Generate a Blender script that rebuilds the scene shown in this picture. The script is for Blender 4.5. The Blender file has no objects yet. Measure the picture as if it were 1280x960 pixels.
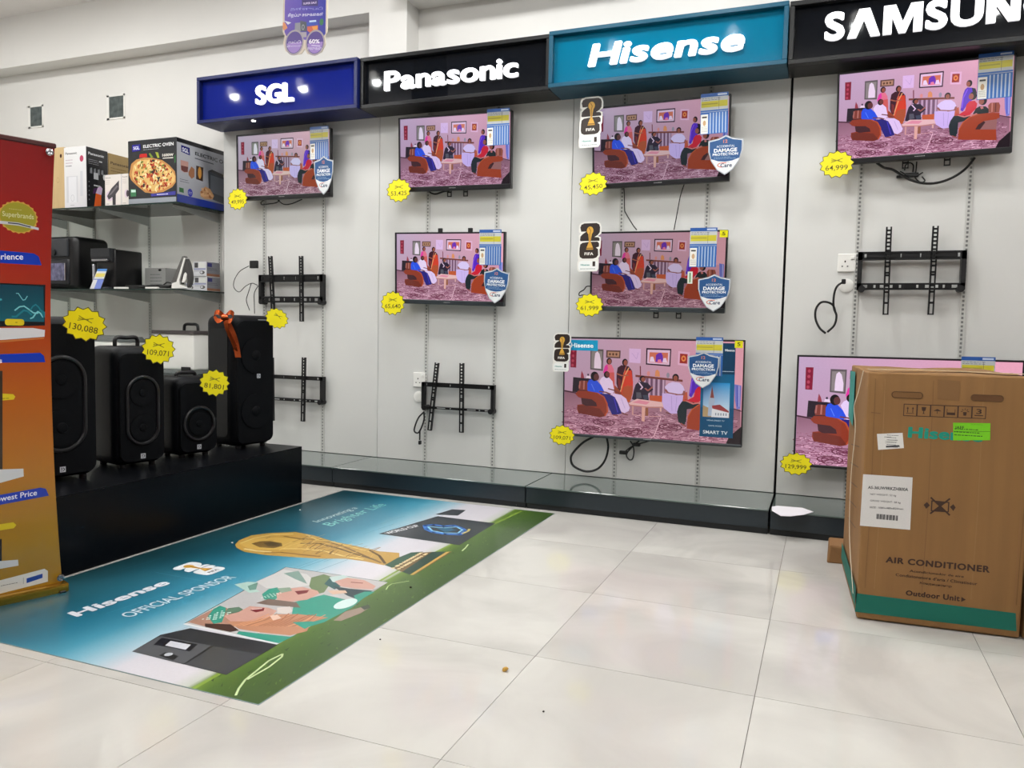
import bpy, bmesh, math, random
from mathutils import Vector, Matrix, Euler
from mathutils.geometry import tessellate_polygon

random.seed(7)
SC = bpy.context.scene
COL = SC.collection
PI = math.pi

# ---------------------------------------------------------------- camera
CAM_H = 0.928
yaw, pitch, roll = 0.379441321, -0.0665670989, 0.0203645652
F_PX = 979.216579
fwd = Vector((-math.sin(yaw)*math.cos(pitch), math.cos(yaw)*math.cos(pitch), math.sin(pitch)))
rgt = Vector((math.cos(yaw), math.sin(yaw), 0))
up = rgt.cross(fwd)
r2 = rgt*math.cos(roll) + up*math.sin(roll)
u2 = up*math.cos(roll) - rgt*math.sin(roll)
cam = bpy.data.cameras.new('camera')
camo = bpy.data.objects.new('camera', cam)
COL.objects.link(camo)
camo.matrix_world = Matrix(((r2.x, u2.x, -fwd.x, 0), (r2.y, u2.y, -fwd.y, 0), (r2.z, u2.z, -fwd.z, CAM_H), (0, 0, 0, 1)))
cam.sensor_width = 36
cam.lens = 36*F_PX/1280
cam.clip_start = 0.02
SC.camera = camo
SC.view_settings.view_transform = 'Standard'
SC.view_settings.look = 'None'
SC.view_settings.gamma = 1
SC.view_settings.use_curve_mapping = False
SC.view_settings.exposure = 0.0

# ---------------------------------------------------------------- world, the room's lights and an added ceiling fill
w = bpy.data.worlds.new('world'); SC.world = w; w.use_nodes = True
w.node_tree.nodes['Background'].inputs[0].default_value = (0.9, 0.95, 1, 1)
w.node_tree.nodes['Background'].inputs[1].default_value = 0.1
CEIL = 3.25
def area(x, y, z, sx, sy, power, col=(1, 1, 0.985)):
    l = bpy.data.lights.new('panel_or_fill_light', 'AREA'); l.shape = 'RECTANGLE'; l.size = sx; l.size_y = sy
    l.energy = power; l.color = col
    o = bpy.data.objects.new('panel_or_fill_light', l); COL.objects.link(o); o.location = (x, y, z)
    return o
PANELS = [(px, py) for px in (-5.6, -3.2, -0.8, 1.6) for py in (-3.4, -1.4, 0.6)]
for px, py in PANELS:
    area(px, py, CEIL-0.03, 0.6, 0.6, {-3.4: 9, -1.4: 12, 0.6: 16}[py])
DOWN = (-5.8, -4.6, -3.3, -1.9, -0.7, 0.5, 1.7)
for px in DOWN:
    o = area(px, 3.3, CEIL-0.03, 0.28, 0.28, (12 if px < -3 else 20) if px < 0 else 10)
for px in (-5.35, -4.56, -3.81, -1.63, -0.73, 0.1, 0.95):
    l = bpy.data.lights.new('spot_lamp', 'SPOT'); l.energy = 25 if px < -3 else (31 if px < 0 else 12); l.spot_size = 2.9; l.spot_blend = 1.0
    l.shadow_soft_size = 0.03; l.color = (0.985, 1, 0.985)
    o = bpy.data.objects.new('spot_lamp', l); COL.objects.link(o); o.location = (px, 2.0, CEIL-0.13)
    o.rotation_euler = (math.radians(42), 0, 0)

for px in (-4.6, -1.2, 2.0):  # added uplight fill that brightens the ceiling and beam soffits
    o = area(px, 0.6, 2.86, 2.4, 0.08, 36); o.rotation_euler = (PI, 0, 0)

# ---------------------------------------------------------------- materials
def lin(c):
    return tuple(((v/255)/12.92 if v/255 <= 0.04045 else ((v/255+0.055)/1.055)**2.4) for v in c[:3])
MATS = {}
def mat(name, rgb, rough=0.5, metal=0.0, emis=0.0, var=0.06, nscale=(6, 6, 6), bump=0.0, bscale=60, trans=0.0, coat=0.0, spec=0.5, rvar=0.0):
    if name in MATS: return MATS[name]
    m = bpy.data.materials.new(name); m.use_nodes = True
    nt = m.node_tree; N = nt.nodes; L = nt.links
    b = N['Principled BSDF']
    c = lin(rgb)
    b.inputs['Roughness'].default_value = rough
    b.inputs['Metallic'].default_value = metal
    b.inputs['Specular IOR Level'].default_value = spec
    b.inputs['Coat Weight'].default_value = coat
    b.inputs['Coat Roughness'].default_value = 0.05
    b.inputs['Transmission Weight'].default_value = trans
    tc = N.new('ShaderNodeTexCoord'); mp = N.new('ShaderNodeMapping'); mp.inputs['Scale'].default_value = nscale
    L.new(tc.outputs['Object'], mp.inputs[0])
    nz = N.new('ShaderNodeTexNoise'); nz.inputs['Scale'].default_value = 1.0; nz.inputs['Detail'].default_value = 4
    L.new(mp.outputs[0], nz.inputs['Vector'])
    rp = N.new('ShaderNodeValToRGB')
    rp.color_ramp.elements[0].position = 0.3; rp.color_ramp.elements[1].position = 0.7
    rp.color_ramp.elements[0].color = tuple(v*(1-var) for v in c)+(1,)
    rp.color_ramp.elements[1].color = tuple(min(1, v*(1+var)) for v in c)+(1,)
    L.new(nz.outputs[0], rp.inputs[0]); L.new(rp.outputs[0], b.inputs['Base Color'])
    if emis > 0:
        L.new(rp.outputs[0], b.inputs['Emission Color']); b.inputs['Emission Strength'].default_value = emis
    if rvar > 0:
        mr = N.new('ShaderNodeMapRange'); mr.inputs[3].default_value = max(0, rough-rvar); mr.inputs[4].default_value = rough+rvar
        L.new(nz.outputs[0], mr.inputs[0]); L.new(mr.outputs[0], b.inputs['Roughness'])
    if bump > 0:
        n2 = N.new('ShaderNodeTexNoise'); n2.inputs['Scale'].default_value = bscale; n2.inputs['Detail'].default_value = 3
        L.new(tc.outputs['Object'], n2.inputs['Vector'])
        bp = N.new('ShaderNodeBump'); bp.inputs['Strength'].default_value = bump; bp.inputs['Distance'].default_value = 0.002
        L.new(n2.outputs[0], bp.inputs['Height']); L.new(bp.outputs[0], b.inputs['Normal'])
    MATS[name] = m
    return m
def attr_mat(name, rough=0.5, emis=0.0, base=1.0, grain=0.0, gscale=300, coat=0.0, spec=0.5, metal=0.0):
    """flat print or screen picture: colour from the print's own colour attribute"""
    if name in MATS: return MATS[name]
    m = bpy.data.materials.new(name); m.use_nodes = True
    nt = m.node_tree; N = nt.nodes; L = nt.links; b = N['Principled BSDF']
    a = N.new('ShaderNodeAttribute'); a.attribute_name = 'Col'
    src = a.outputs['Color']
    if grain > 0:
        tc = N.new('ShaderNodeTexCoord'); nz = N.new('ShaderNodeTexNoise'); nz.inputs['Scale'].default_value = gscale
        L.new(tc.outputs['Object'], nz.inputs['Vector'])
        mr = N.new('ShaderNodeMapRange'); mr.inputs[3].default_value = 1-grain; mr.inputs[4].default_value = 1+grain
        L.new(nz.outputs[0], mr.inputs[0])
        mx = N.new('ShaderNodeVectorMath'); mx.operation = 'SCALE'
        L.new(src, mx.inputs[0]); L.new(mr.outputs[0], mx.inputs['Scale']); src = mx.outputs[0]
    if emis > 0:
        oi = N.new('ShaderNodeObjectInfo'); vm = N.new('ShaderNodeVectorMath'); vm.operation = 'MULTIPLY'
        L.new(src, vm.inputs[0]); L.new(oi.outputs['Color'], vm.inputs[1])
        L.new(vm.outputs[0], b.inputs['Emission Color']); b.inputs['Emission Strength'].default_value = emis
        b.inputs['Base Color'].default_value = (0.01, 0.01, 0.012, 1)
    else:
        L.new(src, b.inputs['Base Color'])
    b.inputs['Roughness'].default_value = rough; b.inputs['Specular IOR Level'].default_value = spec
    b.inputs['Coat Weight'].default_value = coat; b.inputs['Metallic'].default_value = metal
    MATS[name] = m
    return m

# ---------------------------------------------------------------- object helpers
def thing(name, label, cat, loc=(0, 0, 0), rot=(0, 0, 0), group=None):
    o = bpy.data.objects.new(name, None); COL.objects.link(o)
    o.location = loc; o.rotation_euler = rot; o.empty_display_size = 0.05
    o['label'] = label; o['category'] = cat
    if group: o['group'] = group
    return o
def root_of(o):
    while o.parent: o = o.parent
    return o
def mw(o):
    r = root_of(o)
    return Matrix.LocRotScale(r.location, r.rotation_euler, None)
class B:
    def __init__(s): s.bm = bmesh.new()
    def box(s, x0, x1, y0, y1, z0, z1, bev=0.0, seg=2, rot=None, edges=None):
        t = bmesh.new()
        bmesh.ops.create_cube(t, size=1)
        for v in t.verts:
            v.co = Vector((x0+(x1-x0)*(v.co.x+.5), y0+(y1-y0)*(v.co.y+.5), z0+(z1-z0)*(v.co.z+.5)))
        if bev > 0:
            es = t.edges if edges is None else [e for e in t.edges if edges((e.verts[1].co-e.verts[0].co).normalized())]
            bmesh.ops.bevel(t, geom=list(es), offset=bev, segments=seg, profile=0.5, affect='EDGES')
        if rot is not None: bmesh.ops.transform(t, matrix=rot, verts=t.verts)
        s.merge(t); return s
    def merge(s, t):
        me = bpy.data.meshes.new('tmp'); t.to_mesh(me); t.free(); s.bm.from_mesh(me); bpy.data.meshes.remove(me)
    def cyl(s, p0, p1, r, seg=16, r1=None, caps=True):
        p0 = Vector(p0); p1 = Vector(p1); d = p1-p0
        t = bmesh.new()
        bmesh.ops.create_cone(t, cap_ends=caps, segments=seg, radius1=r, radius2=r if r1 is None else r1, depth=d.length)
        q = d.to_track_quat('Z', 'Y').to_matrix().to_4x4()
        bmesh.ops.transform(t, matrix=Matrix.Translation((p0+p1)/2) @ q, verts=t.verts)
        s.merge(t); return s
    def prism(s, poly, axis, a, b_):
        """poly: 2D outline; axis: extrusion axis 'x','y','z'"""
        def P(p, k):
            return {'x': (k, p[0], p[1]), 'y': (p[0], k, p[1]), 'z': (p[0], p[1], k)}[axis]
        v0 = [s.bm.verts.new(P(p, a)) for p in poly]; v1 = [s.bm.verts.new(P(p, b_)) for p in poly]
        n = len(poly)
        for i in range(n): s.bm.faces.new((v0[i], v0[(i+1) % n], v1[(i+1) % n], v1[i]))
        tri = tessellate_polygon([[Vector((p[0], p[1], 0)) for p in poly]])
        for t in tri:
            s.bm.faces.new([v0[i] for i in t]); s.bm.faces.new([v1[i] for i in reversed(t)])
        return s
    def tube(s, pts, r, seg=8, closed=False, smooth=True):
        pts = [Vector(p) for p in pts]
        if smooth and len(pts) > 2: pts = catmull(pts, 6, closed)
        rings = []; n = len(pts); prev = None
        for i, p in enumerate(pts):
            a = pts[(i-1) % n] if (closed or i > 0) else p
            c = pts[(i+1) % n] if (closed or i < n-1) else p
            d = (c-a).normalized()
            if prev is None: u = d.orthogonal().normalized()
            else:
                u = prev-d*prev.dot(d); u = u.normalized() if u.length > 1e-6 else d.orthogonal().normalized()
            prev = u; v = d.cross(u)
            rings.append([s.bm.verts.new(p+r*(u*math.cos(k*2*PI/seg)+v*math.sin(k*2*PI/seg))) for k in range(seg)])
        m = n if closed else n-1
        for i in range(m):
            A, C = rings[i], rings[(i+1) % n]
            for k in range(seg): s.bm.faces.new((A[k], A[(k+1) % seg], C[(k+1) % seg], C[k]))
        if not closed:
            s.bm.faces.new(rings[0]); s.bm.faces.new(list(reversed(rings[-1])))
        return s
    def ribbon(s, pts, wdir, width, th=0.001):
        pts = catmull([Vector(p) for p in pts], 6, False); wv = Vector(wdir).normalized()*width/2
        prev = None
        for i, p in enumerate(pts):
            a = pts[max(i-1, 0)]; c = pts[min(i+1, len(pts)-1)]
            n = (c-a).cross(wv); n = n.normalized()*th/2 if n.length > 1e-9 else Vector((0, 0, th/2))
            q = [s.bm.verts.new(p+x) for x in (wv+n, -wv+n, -wv-n, wv-n)]
            if prev:
                for k in range(4): s.bm.faces.new((prev[k], prev[(k+1) % 4], q[(k+1) % 4], q[k]))
            else: s.bm.faces.new(q)
            prev = q
        s.bm.faces.new(list(reversed(prev)))
        return s
    def lathe(s, prof, c=(0, 0, 0), seg=24, axis='z'):
        rings = []
        for r, h in prof:
            ring = []
            for k in range(seg):
                a = k*2*PI/seg; x, y = r*math.cos(a), r*math.sin(a)
                co = {'z': (x, y, h), 'y': (x, h, y), 'x': (h, x, y)}[axis]
                ring.append(s.bm.verts.new(Vector(co)+Vector(c)))
            rings.append(ring)
        for A, C in zip(rings, rings[1:]):
            for k in range(seg): s.bm.faces.new((A[k], A[(k+1) % seg], C[(k+1) % seg], C[k]))
        s.bm.faces.new(rings[0]); s.bm.faces.new(rings[-1])
        return s
    def done(s, name, m, parent=None, world=False, smooth=False, label=None, kind=None, **tags):
        bm = s.bm
        if world and parent is not None: bmesh.ops.transform(bm, matrix=mw(parent).inverted(), verts=bm.verts)
        bmesh.ops.recalc_face_normals(bm, faces=bm.faces)
        me = bpy.data.meshes.new(name); bm.to_mesh(me); bm.free()
        if smooth:
            for p in me.polygons: p.use_smooth = True
            try: me.set_sharp_from_angle(angle=math.radians(40))
            except Exception: pass
        me.materials.append(m)
        o = bpy.data.objects.new(name, me); COL.objects.link(o); o.parent = parent
        if label: o['label'] = label
        if kind: o['kind'] = kind
        for k, v in tags.items(): o[k] = v
        return o
def catmull(pts, n, closed):
    out = []; N = len(pts)
    rng = range(N) if closed else range(N-1)
    for i in rng:
        p0 = pts[(i-1) % N] if closed or i > 0 else pts[i]*2-pts[i+1]
        p1 = pts[i]; p2 = pts[(i+1) % N]
        p3 = pts[(i+2) % N] if closed or i < N-2 else pts[i+1]*2-pts[i]
        for k in range(n):
            t = k/n
            out.append(0.5*((2*p1)+(p2-p0)*t+(2*p0-5*p1+4*p2-p3)*t*t+(3*p1-p0-3*p2+p3)*t**3))
    if not closed: out.append(pts[-1])
    return out
def simple(name, label, cat, bld, m, loc=None, group=None, smooth=False):
    """a thing that is one mesh; the origin goes to its base"""
    bm = bld.bm
    if loc is None:
        xs = [v.co.x for v in bm.verts]; ys = [v.co.y for v in bm.verts]; zs = [v.co.z for v in bm.verts]
        loc = ((min(xs)+max(xs))/2, (min(ys)+max(ys))/2, min(zs))
    bmesh.ops.transform(bm, matrix=Matrix.Translation(-Vector(loc)), verts=bm.verts)
    o = bld.done(name, m, None, smooth=smooth, label=label, category=cat)
    o.location = loc
    if group: o['group'] = group
    return o
def ell(cx, cy, rx, ry=None, n=20, a0=0, rot=0):
    ry = rx if ry is None else ry; c, s_ = math.cos(rot), math.sin(rot)
    return [(cx+rx*math.cos(t)*c-ry*math.sin(t)*s_, cy+rx*math.cos(t)*s_+ry*math.sin(t)*c) for t in (a0+2*PI*k/n for k in range(n))]
def rrect(x0, y0, x1, y1, r, n=5):
    out = []
    for cx, cy, a in ((x1-r, y1-r, 0), (x0+r, y1-r, PI/2), (x0+r, y0+r, PI), (x1-r, y0+r, 1.5*PI)):
        out += [(cx+r*math.cos(a+PI/2*k/n), cy+r*math.sin(a+PI/2*k/n)) for k in range(n+1)]
    return out

# ---------------------------------------------------------------- text and flat prints
TXT = {}
def text_geo(body, bold=0.0, extrude=0.0, spacing=1.0):
    """outlines of a word; bold strokes come from overlapping shifted copies of the letters"""
    k = (body, bold, extrude, spacing)
    if k in TXT: return TXT[k]
    cu = bpy.data.curves.new('t', 'FONT'); cu.body = body; cu.size = 1; cu.offset = min(bold, 0.008); cu.extrude = extrude
    cu.space_character = spacing+bold*1.2; cu.resolution_u = 4
    ob = bpy.data.objects.new('t', cu); COL.objects.link(ob)
    dg = bpy.context.evaluated_depsgraph_get(); dg.update()
    me = bpy.data.meshes.new_from_object(ob.evaluated_get(dg))
    v0 = [tuple(v.co) for v in me.vertices]; f0 = [tuple(p.vertices) for p in me.polygons]
    bpy.data.objects.remove(ob); bpy.data.curves.remove(cu); bpy.data.meshes.remove(me)
    d = bold-0.008
    sh = [(0, 0)] if d <= 0.002 else [(0, 0)]+[(d*math.cos(a*PI/4), d*.75*math.sin(a*PI/4)) for a in range(8)]
    vs = []; fs = []
    for i, (dx, dy) in enumerate(sh):
        n = len(vs); e = 1-0.004*i if extrude else 1
        vs += [(v[0]+dx, v[1]+dy, v[2]*e if extrude else i*0.4) for v in v0]; fs += [tuple(n+q for q in f) for f in f0]
    TXT[k] = (vs, fs)
    return TXT[k]
def bb(vs):
    return min(v[0] for v in vs), max(v[0] for v in vs), min(v[1] for v in vs), max(v[1] for v in vs)
class Art:
    def __init__(s): s.tris = []; s.lay = 0
    def poly(s, pts, col, same=False):
        if not same: s.lay += 1
        cols = [lin(c) for c in col] if isinstance(col[0], (tuple, list)) else [lin(col)]*len(pts)
        for t in tessellate_polygon([[Vector((p[0], p[1], 0)) for p in pts]]):
            s.tris.append(([pts[i] for i in t], [cols[i] for i in t], s.lay))
        return s
    def rect(s, x0, y0, x1, y1, col): return s.poly([(x0, y0), (x1, y0), (x1, y1), (x0, y1)], col)
    def line(s, pts, wd, col, closed=False):
        s.lay += 1; c = lin(col); n = len(pts)
        for i in range(n if closed else n-1):
            a = Vector(pts[i]); b_ = Vector(pts[(i+1) % n]); d = b_-a
            if d.length < 1e-9: continue
            nn = Vector((-d.y, d.x)).normalized()*wd/2; e = d.normalized()*wd*0.25
            q = [a-e+nn, b_+e+nn, b_+e-nn, a-e-nn]
            s.tris.append(([tuple(q[0]), tuple(q[1]), tuple(q[2])], [c]*3, s.lay)); s.tris.append(([tuple(q[0]), tuple(q[2]), tuple(q[3])], [c]*3, s.lay))
        return s
    def text(s, body, quad, col, bold=0.0, spacing=1.0, shear=0.0):
        """quad: (x0,y0,x1,y1) box or four corners bl, br, tr, tl"""
        vs, fs = text_geo(body, bold, 0, spacing)
        if not vs: return s
        x0, x1, y0, y1 = bb(vs)
        if len(quad) == 4 and not isinstance(quad[0], (tuple, list)):
            a, b_, c, d = quad; quad = [(a, b_), (c, b_), (c, d), (a, d)]
        bl, br, tr, tl = [Vector(q) for q in quad]
        s.lay += 1; cc = lin(col)
        def f(v):
            p = (v[0]-x0)/(x1-x0); q = (v[1]-y0)/max(1e-6, (y1-y0)); p2 = p+shear*q
            r = bl*(1-p2)*(1-q)+br*p2*(1-q)+tr*p2*q+tl*(1-p2)*q
            return (r.x, r.y)
        for fc in fs:
            for i in range(1, len(fc)-1):
                s.tris.append(([f(vs[fc[0]]), f(vs[fc[i]]), f(vs[fc[i+1]])], [cc]*3, s.lay+vs[fc[0]][2]))
        s.lay += 3
        return s
    def greek(s, x0, y0, x1, y1, rows, col, fill=0.55, seed=1):
        """rows of tiny unreadable print"""
        r = random.Random(seed); h = (y1-y0)/rows
        s.lay += 1; c = lin(col)
        for k in range(rows):
            x = x0; ya = y1-h*(k+0.5-fill/4) ; yb = ya-h*fill/2
            xe = x0+(x1-x0)*r.uniform(0.65, 1)
            while x < xe:
                wd = (x1-x0)*r.uniform(0.04, 0.14); xb = min(x+wd, x1)
                s.tris.append(([(x, yb), (xb, yb), (xb, ya)], [c]*3, s.lay)); s.tris.append(([(x, yb), (xb, ya), (x, ya)], [c]*3, s.lay))
                x = xb+(x1-x0)*0.025
        return s
    def build(s, name, m, parent, O, U, V, N, world=False, step=8e-6, label=None, xf=None):
        O, U, V, N = Vector(O), Vector(U), Vector(V), Vector(N)
        vs = []; fs = []; cs = []
        for pts, cols, lay in s.tris:
            i = len(vs)
            for p in pts:
                q = xf(p[0], p[1], lay*step) if xf else O+U*p[0]+V*p[1]+N*(lay*step)
                vs.append(q)
            fs.append((i, i+1, i+2)); cs += cols
        M_ = mw(parent).inverted() if (world and parent is not None) else Matrix.Identity(4)
        # orient faces along N
        me = bpy.data.meshes.new(name)
        out = []
        vv = [M_ @ Vector(v) for v in vs]; n3 = (M_.to_3x3() @ N)
        for f in fs:
            a, b_, c = (vv[i] for i in f)
            out.append(f if (b_-a).cross(c-a).dot(n3) >= 0 else (f[0], f[2], f[1]))
        me.from_pydata([tuple(v) for v in vv], [], out); 
        at = me.color_attributes.new('Col', 'FLOAT_COLOR', 'POINT')
        buf = []
        for c in cs: buf += [c[0], c[1], c[2], 1]
        at.data.foreach_set('color', buf)
        me.materials.append(m)
        o = bpy.data.objects.new(name, me); COL.objects.link(o); o.parent = parent
        if label: o['label'] = label
        return o

def thin_glass(name, tint):
    m = bpy.data.materials.new(name); m.use_nodes = True; nt = m.node_tree; N = nt.nodes; L = nt.links
    N.remove(N['Principled BSDF']); t_ = N.new('ShaderNodeBsdfTransparent'); t_.inputs[0].default_value = tint
    g = N.new('ShaderNodeBsdfGlossy'); g.inputs['Roughness'].default_value = .02; fr = N.new('ShaderNodeFresnel'); fr.inputs[0].default_value = 1.5
    mx = N.new('ShaderNodeMixShader'); L.new(fr.outputs[0], mx.inputs[0]); L.new(t_.outputs[0], mx.inputs[1]); L.new(g.outputs[0], mx.inputs[2])
    L.new(mx.outputs[0], N['Material Output'].inputs[0]); return m
PRINT = lambda: attr_mat('card_print', rough=0.45, grain=0.03)
GLOSS = lambda: attr_mat('glossy_print', rough=0.25, coat=0.3)
SCREEN = lambda: attr_mat('screen_picture', rough=0.12, emis=1.0, grain=0.06, gscale=90)

M_white = mat('white_paint', (226, 224, 220), 0.55, var=0.02, nscale=(1.5, 1.5, 1.5))
M_far = mat('grey_paint', (128, 126, 124), 0.7, var=0.03)
M_panel = mat('panel_laminate', (214, 214, 211), 0.35, var=0.015, nscale=(1, 1, 2))
M_black = mat('black_steel', (16, 16, 18), 0.4, var=0.1)
M_blackpl = mat('black_plastic', (14, 14, 16), 0.32, var=0.1)
M_cable = mat('cable_rubber', (12, 12, 13), 0.45)
M_dark = mat('dark_void', (20, 21, 22), 0.8)
M_steel = mat('steel', (170, 172, 172), 0.3, metal=0.9)
M_whitepl = mat('white_plastic', (232, 231, 226), 0.35, var=0.02)

# ================================================================ the setting
FL = mat('tile_grout', (120, 112, 104), 0.8)
floor = B().box(-7.5, 4.5, -5, 4.42, -0.06, -0.004).done('floor', FL, kind='structure')
def tile_mat():
    m = mat('porcelain_tile', (206, 200, 194), 0.07, var=0.0)
    N = m.node_tree.nodes; L = m.node_tree.links; b = N['Principled BSDF']
    tc = N.new('ShaderNodeTexCoord'); oi = N.new('ShaderNodeObjectInfo')
    ad = N.new('ShaderNodeVectorMath'); ad.operation = 'ADD'
    ms = N.new('ShaderNodeVectorMath'); ms.operation = 'SCALE'; ms.inputs['Scale'].default_value = 5
    L.new(oi.outputs['Location'], ms.inputs[0]); L.new(tc.outputs['Object'], ad.inputs[0]); L.new(ms.outputs[0], ad.inputs[1])
    n1 = N.new('ShaderNodeTexNoise'); n1.inputs['Scale'].default_value = 1.6; n1.inputs['Detail'].default_value = 5; n1.inputs['Distortion'].default_value = 1.2
    L.new(ad.outputs[0], n1.inputs['Vector'])
    rp = N.new('ShaderNodeValToRGB'); e = rp.color_ramp.elements
    e[0].position = 0.35; e[0].color = lin((189, 186, 181))+(1,)
    e[1].position = 0.62; e[1].color = lin((208, 206, 200))+(1,)
    L.new(n1.outputs[0], rp.inputs[0]); L.new(rp.outputs[0], b.inputs['Base Color'])
    return m
M_tile = tile_mat()
TX, TY = 0.6043, 0.5957
me_t = None
for i in range(-10, 8):
    for j in range(-14, 2):
        x = -0.7354+TX*i; y = 3.2592+TY*j
        if x > 3 or x < -6.9 or y < -3: continue
        y1 = min(y+TY, 4.41)
        if me_t is None or j == 1:
            o = B().box(0.0008, TX-0.0008, 0.0008, y1-y-0.0008, -0.012, 0.0).done('tile', M_tile, floor)
            if j != 1: me_t = o.data
        else:
            o = bpy.data.objects.new('tile', me_t); COL.objects.link(o); o.parent = floor
        o.location = (x, y, 0)
YB = 4.42
B().box(-7.5, 4.5, YB, YB+0.15, -0.06, CEIL+0.1).done('wall_back', M_white, kind='structure')
B().box(-7.65, -7.5, -5, YB+0.15, -0.06, CEIL+0.1).done('wall_left', M_white, kind='structure')
B().box(4.5, 4.65, -5, YB+0.15, -0.06, CEIL+0.1).done('wall_right', M_far, kind='structure')
B().box(-7.65, 4.65, -5.15, -5, -0.06, CEIL+0.1).done('wall_front', M_far, kind='structure')
B().box(-7.65, 4.65, -5.15, YB+0.15, CEIL, CEIL+0.1).done('ceiling', mat('ceiling_paint', (242, 238, 236), 0.7, var=0.02), kind='structure')
B().box(-7.5, -2.70, 4.27, YB, 2.873, CEIL).done('trim_1', M_white, kind='structure')
B().box(-2.70, -2.435, 4.27, YB, 2.30, CEIL).done('trim_2', M_white, kind='structure')
B().box(-2.435, 4.5, 4.12, YB, 2.91, CEIL).done('trim_3', M_white, kind='structure')
# TV wall panelling: bays of laminate panels standing before the back wall
wp = B().box(-3.80, 3.2, 4.30, 4.415, 0.0, 2.5).done('wall_panelling', M_dark, kind='structure')
PANX = [(-3.816, -2.604), (-2.601, -1.358), (-1.355, -0.219), (-0.207, 1.0), (1.003, 2.2), (2.203, 3.2)]
for a, b_ in PANX:
    B().box(a, b_, 4.248, 4.33, 0.121, 2.5, 0.001, 1).done('panel', M_panel, wp)
def upright(x, y, z0, z1, parent):
    b = B()
    for s in (-1, 1): b.box(x+s*0.0085-0.0035, x+s*0.0085+0.0035, y-0.007, y, z0, z1)
    z = z0
    while z < z1-0.01:
        b.box(x-0.005, x+0.005, y-0.0068, y, z, z+0.009); z += 0.02
    r = b.done('slotted_upright', mat('upright_enamel', (196, 196, 192), 0.4), parent)
    B().box(x-0.005, x+0.005, y-0.0045, y-0.0002, z0, z1).done('slot_channel', mat('channel_grey', (120, 121, 120), .5), r)
for x in (-3.476, -3.010, -2.26, -1.808, -1.067, -0.61, 0.125, 0.594, 1.3, 1.77):
    upright(x, 4.248, 0.122, 2.22, wp)
# ceiling lamps
for px, py in PANELS:
    t = thing('ceiling_light', 'square white LED panel set in the ceiling behind the viewer', 'ceiling light', (px, py, CEIL), group='ceiling panels')
    B().box(-0.32, 0.32, -0.32, 0.32, -0.02, 0).done('frame', M_whitepl, t)
for px in DOWN:
    t = thing('ceiling_light', 'small square white downlight in the ceiling close to the display wall', 'ceiling light', (px, 3.3, CEIL), group='small square downlights')
    B().box(-0.16, 0.16, -0.16, 0.16, -0.02, 0).done('frame', M_whitepl, t)
M_led = mat('led_white', (255, 252, 246), 0.4, emis=14, var=0.0)
for px in (-5.35, -4.56, -3.81, -1.63, -0.73, 0.1, 0.95):
    t = thing('spotlight', 'white track spotlight over the aisle, aimed at the display wall', 'spotlight', (px, 2.0, CEIL), group='track spotlights')
    B().cyl((0, 0, 0), (0, 0, -0.06), 0.012).done('stem', M_whitepl, t)
    B().cyl((0, -0.05, -0.06), (0, 0.05, -0.09), 0.045).done('lamp_head', M_whitepl, t, smooth=True)
    B().cyl((0, 0.05, -0.09), (0, 0.054, -0.0915), 0.036).done('lens', M_led, t)

for px in (-4.6, -1.2, 2.0):  # invented fixtures to house the added ceiling fill
    t = thing('added_uplight', 'long white uplight bar added to brighten the ceiling, hung on rods', 'ceiling light', (px, 0.6, 2.80), group='added uplight bars')
    B().box(-1.25, 1.25, -.05, .05, 0, .05, .004, 1).done('housing', M_whitepl, t)
    for sx in (-1, 1): B().cyl((sx*1.1, 0, .05), (sx*1.1, 0, CEIL-2.80), .004, 8).done('rod', M_steel, t)

# recessed wall boxes
for (x0, x1, z0, z1), lb in (((-5.909, -5.744, 2.449, 2.620), 'square recessed wall box with grey cover, left of the pair above the shelf'),
                             ((-5.070, -4.890, 2.448, 2.626), 'square recessed wall box with grey cover, right of the pair, nearer the blue sign')):
    t = thing('wall_box', lb, 'wall box', ((x0+x1)/2, YB, z0))
    b = B(); f = 0.012
    b.box(x0, x1, YB-0.004, YB, z0, z0+f).box(x0, x1, YB-0.004, YB, z1-f, z1).box(x0, x0+f*2, YB-0.004, YB, z0, z1).box(x1-f, x1, YB-0.004, YB, z0, z1)
    b.done('frame', M_whitepl, t, world=True)
    B().box(x0+f*2, x1-f, YB-0.002, YB-0.0005, z0+f, z1-f).done('cover', mat('smoked_film', (84, 92, 92), 0.12, var=0.35, nscale=(25, 25, 25), bump=0.8, bscale=30), t, world=True)
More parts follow.
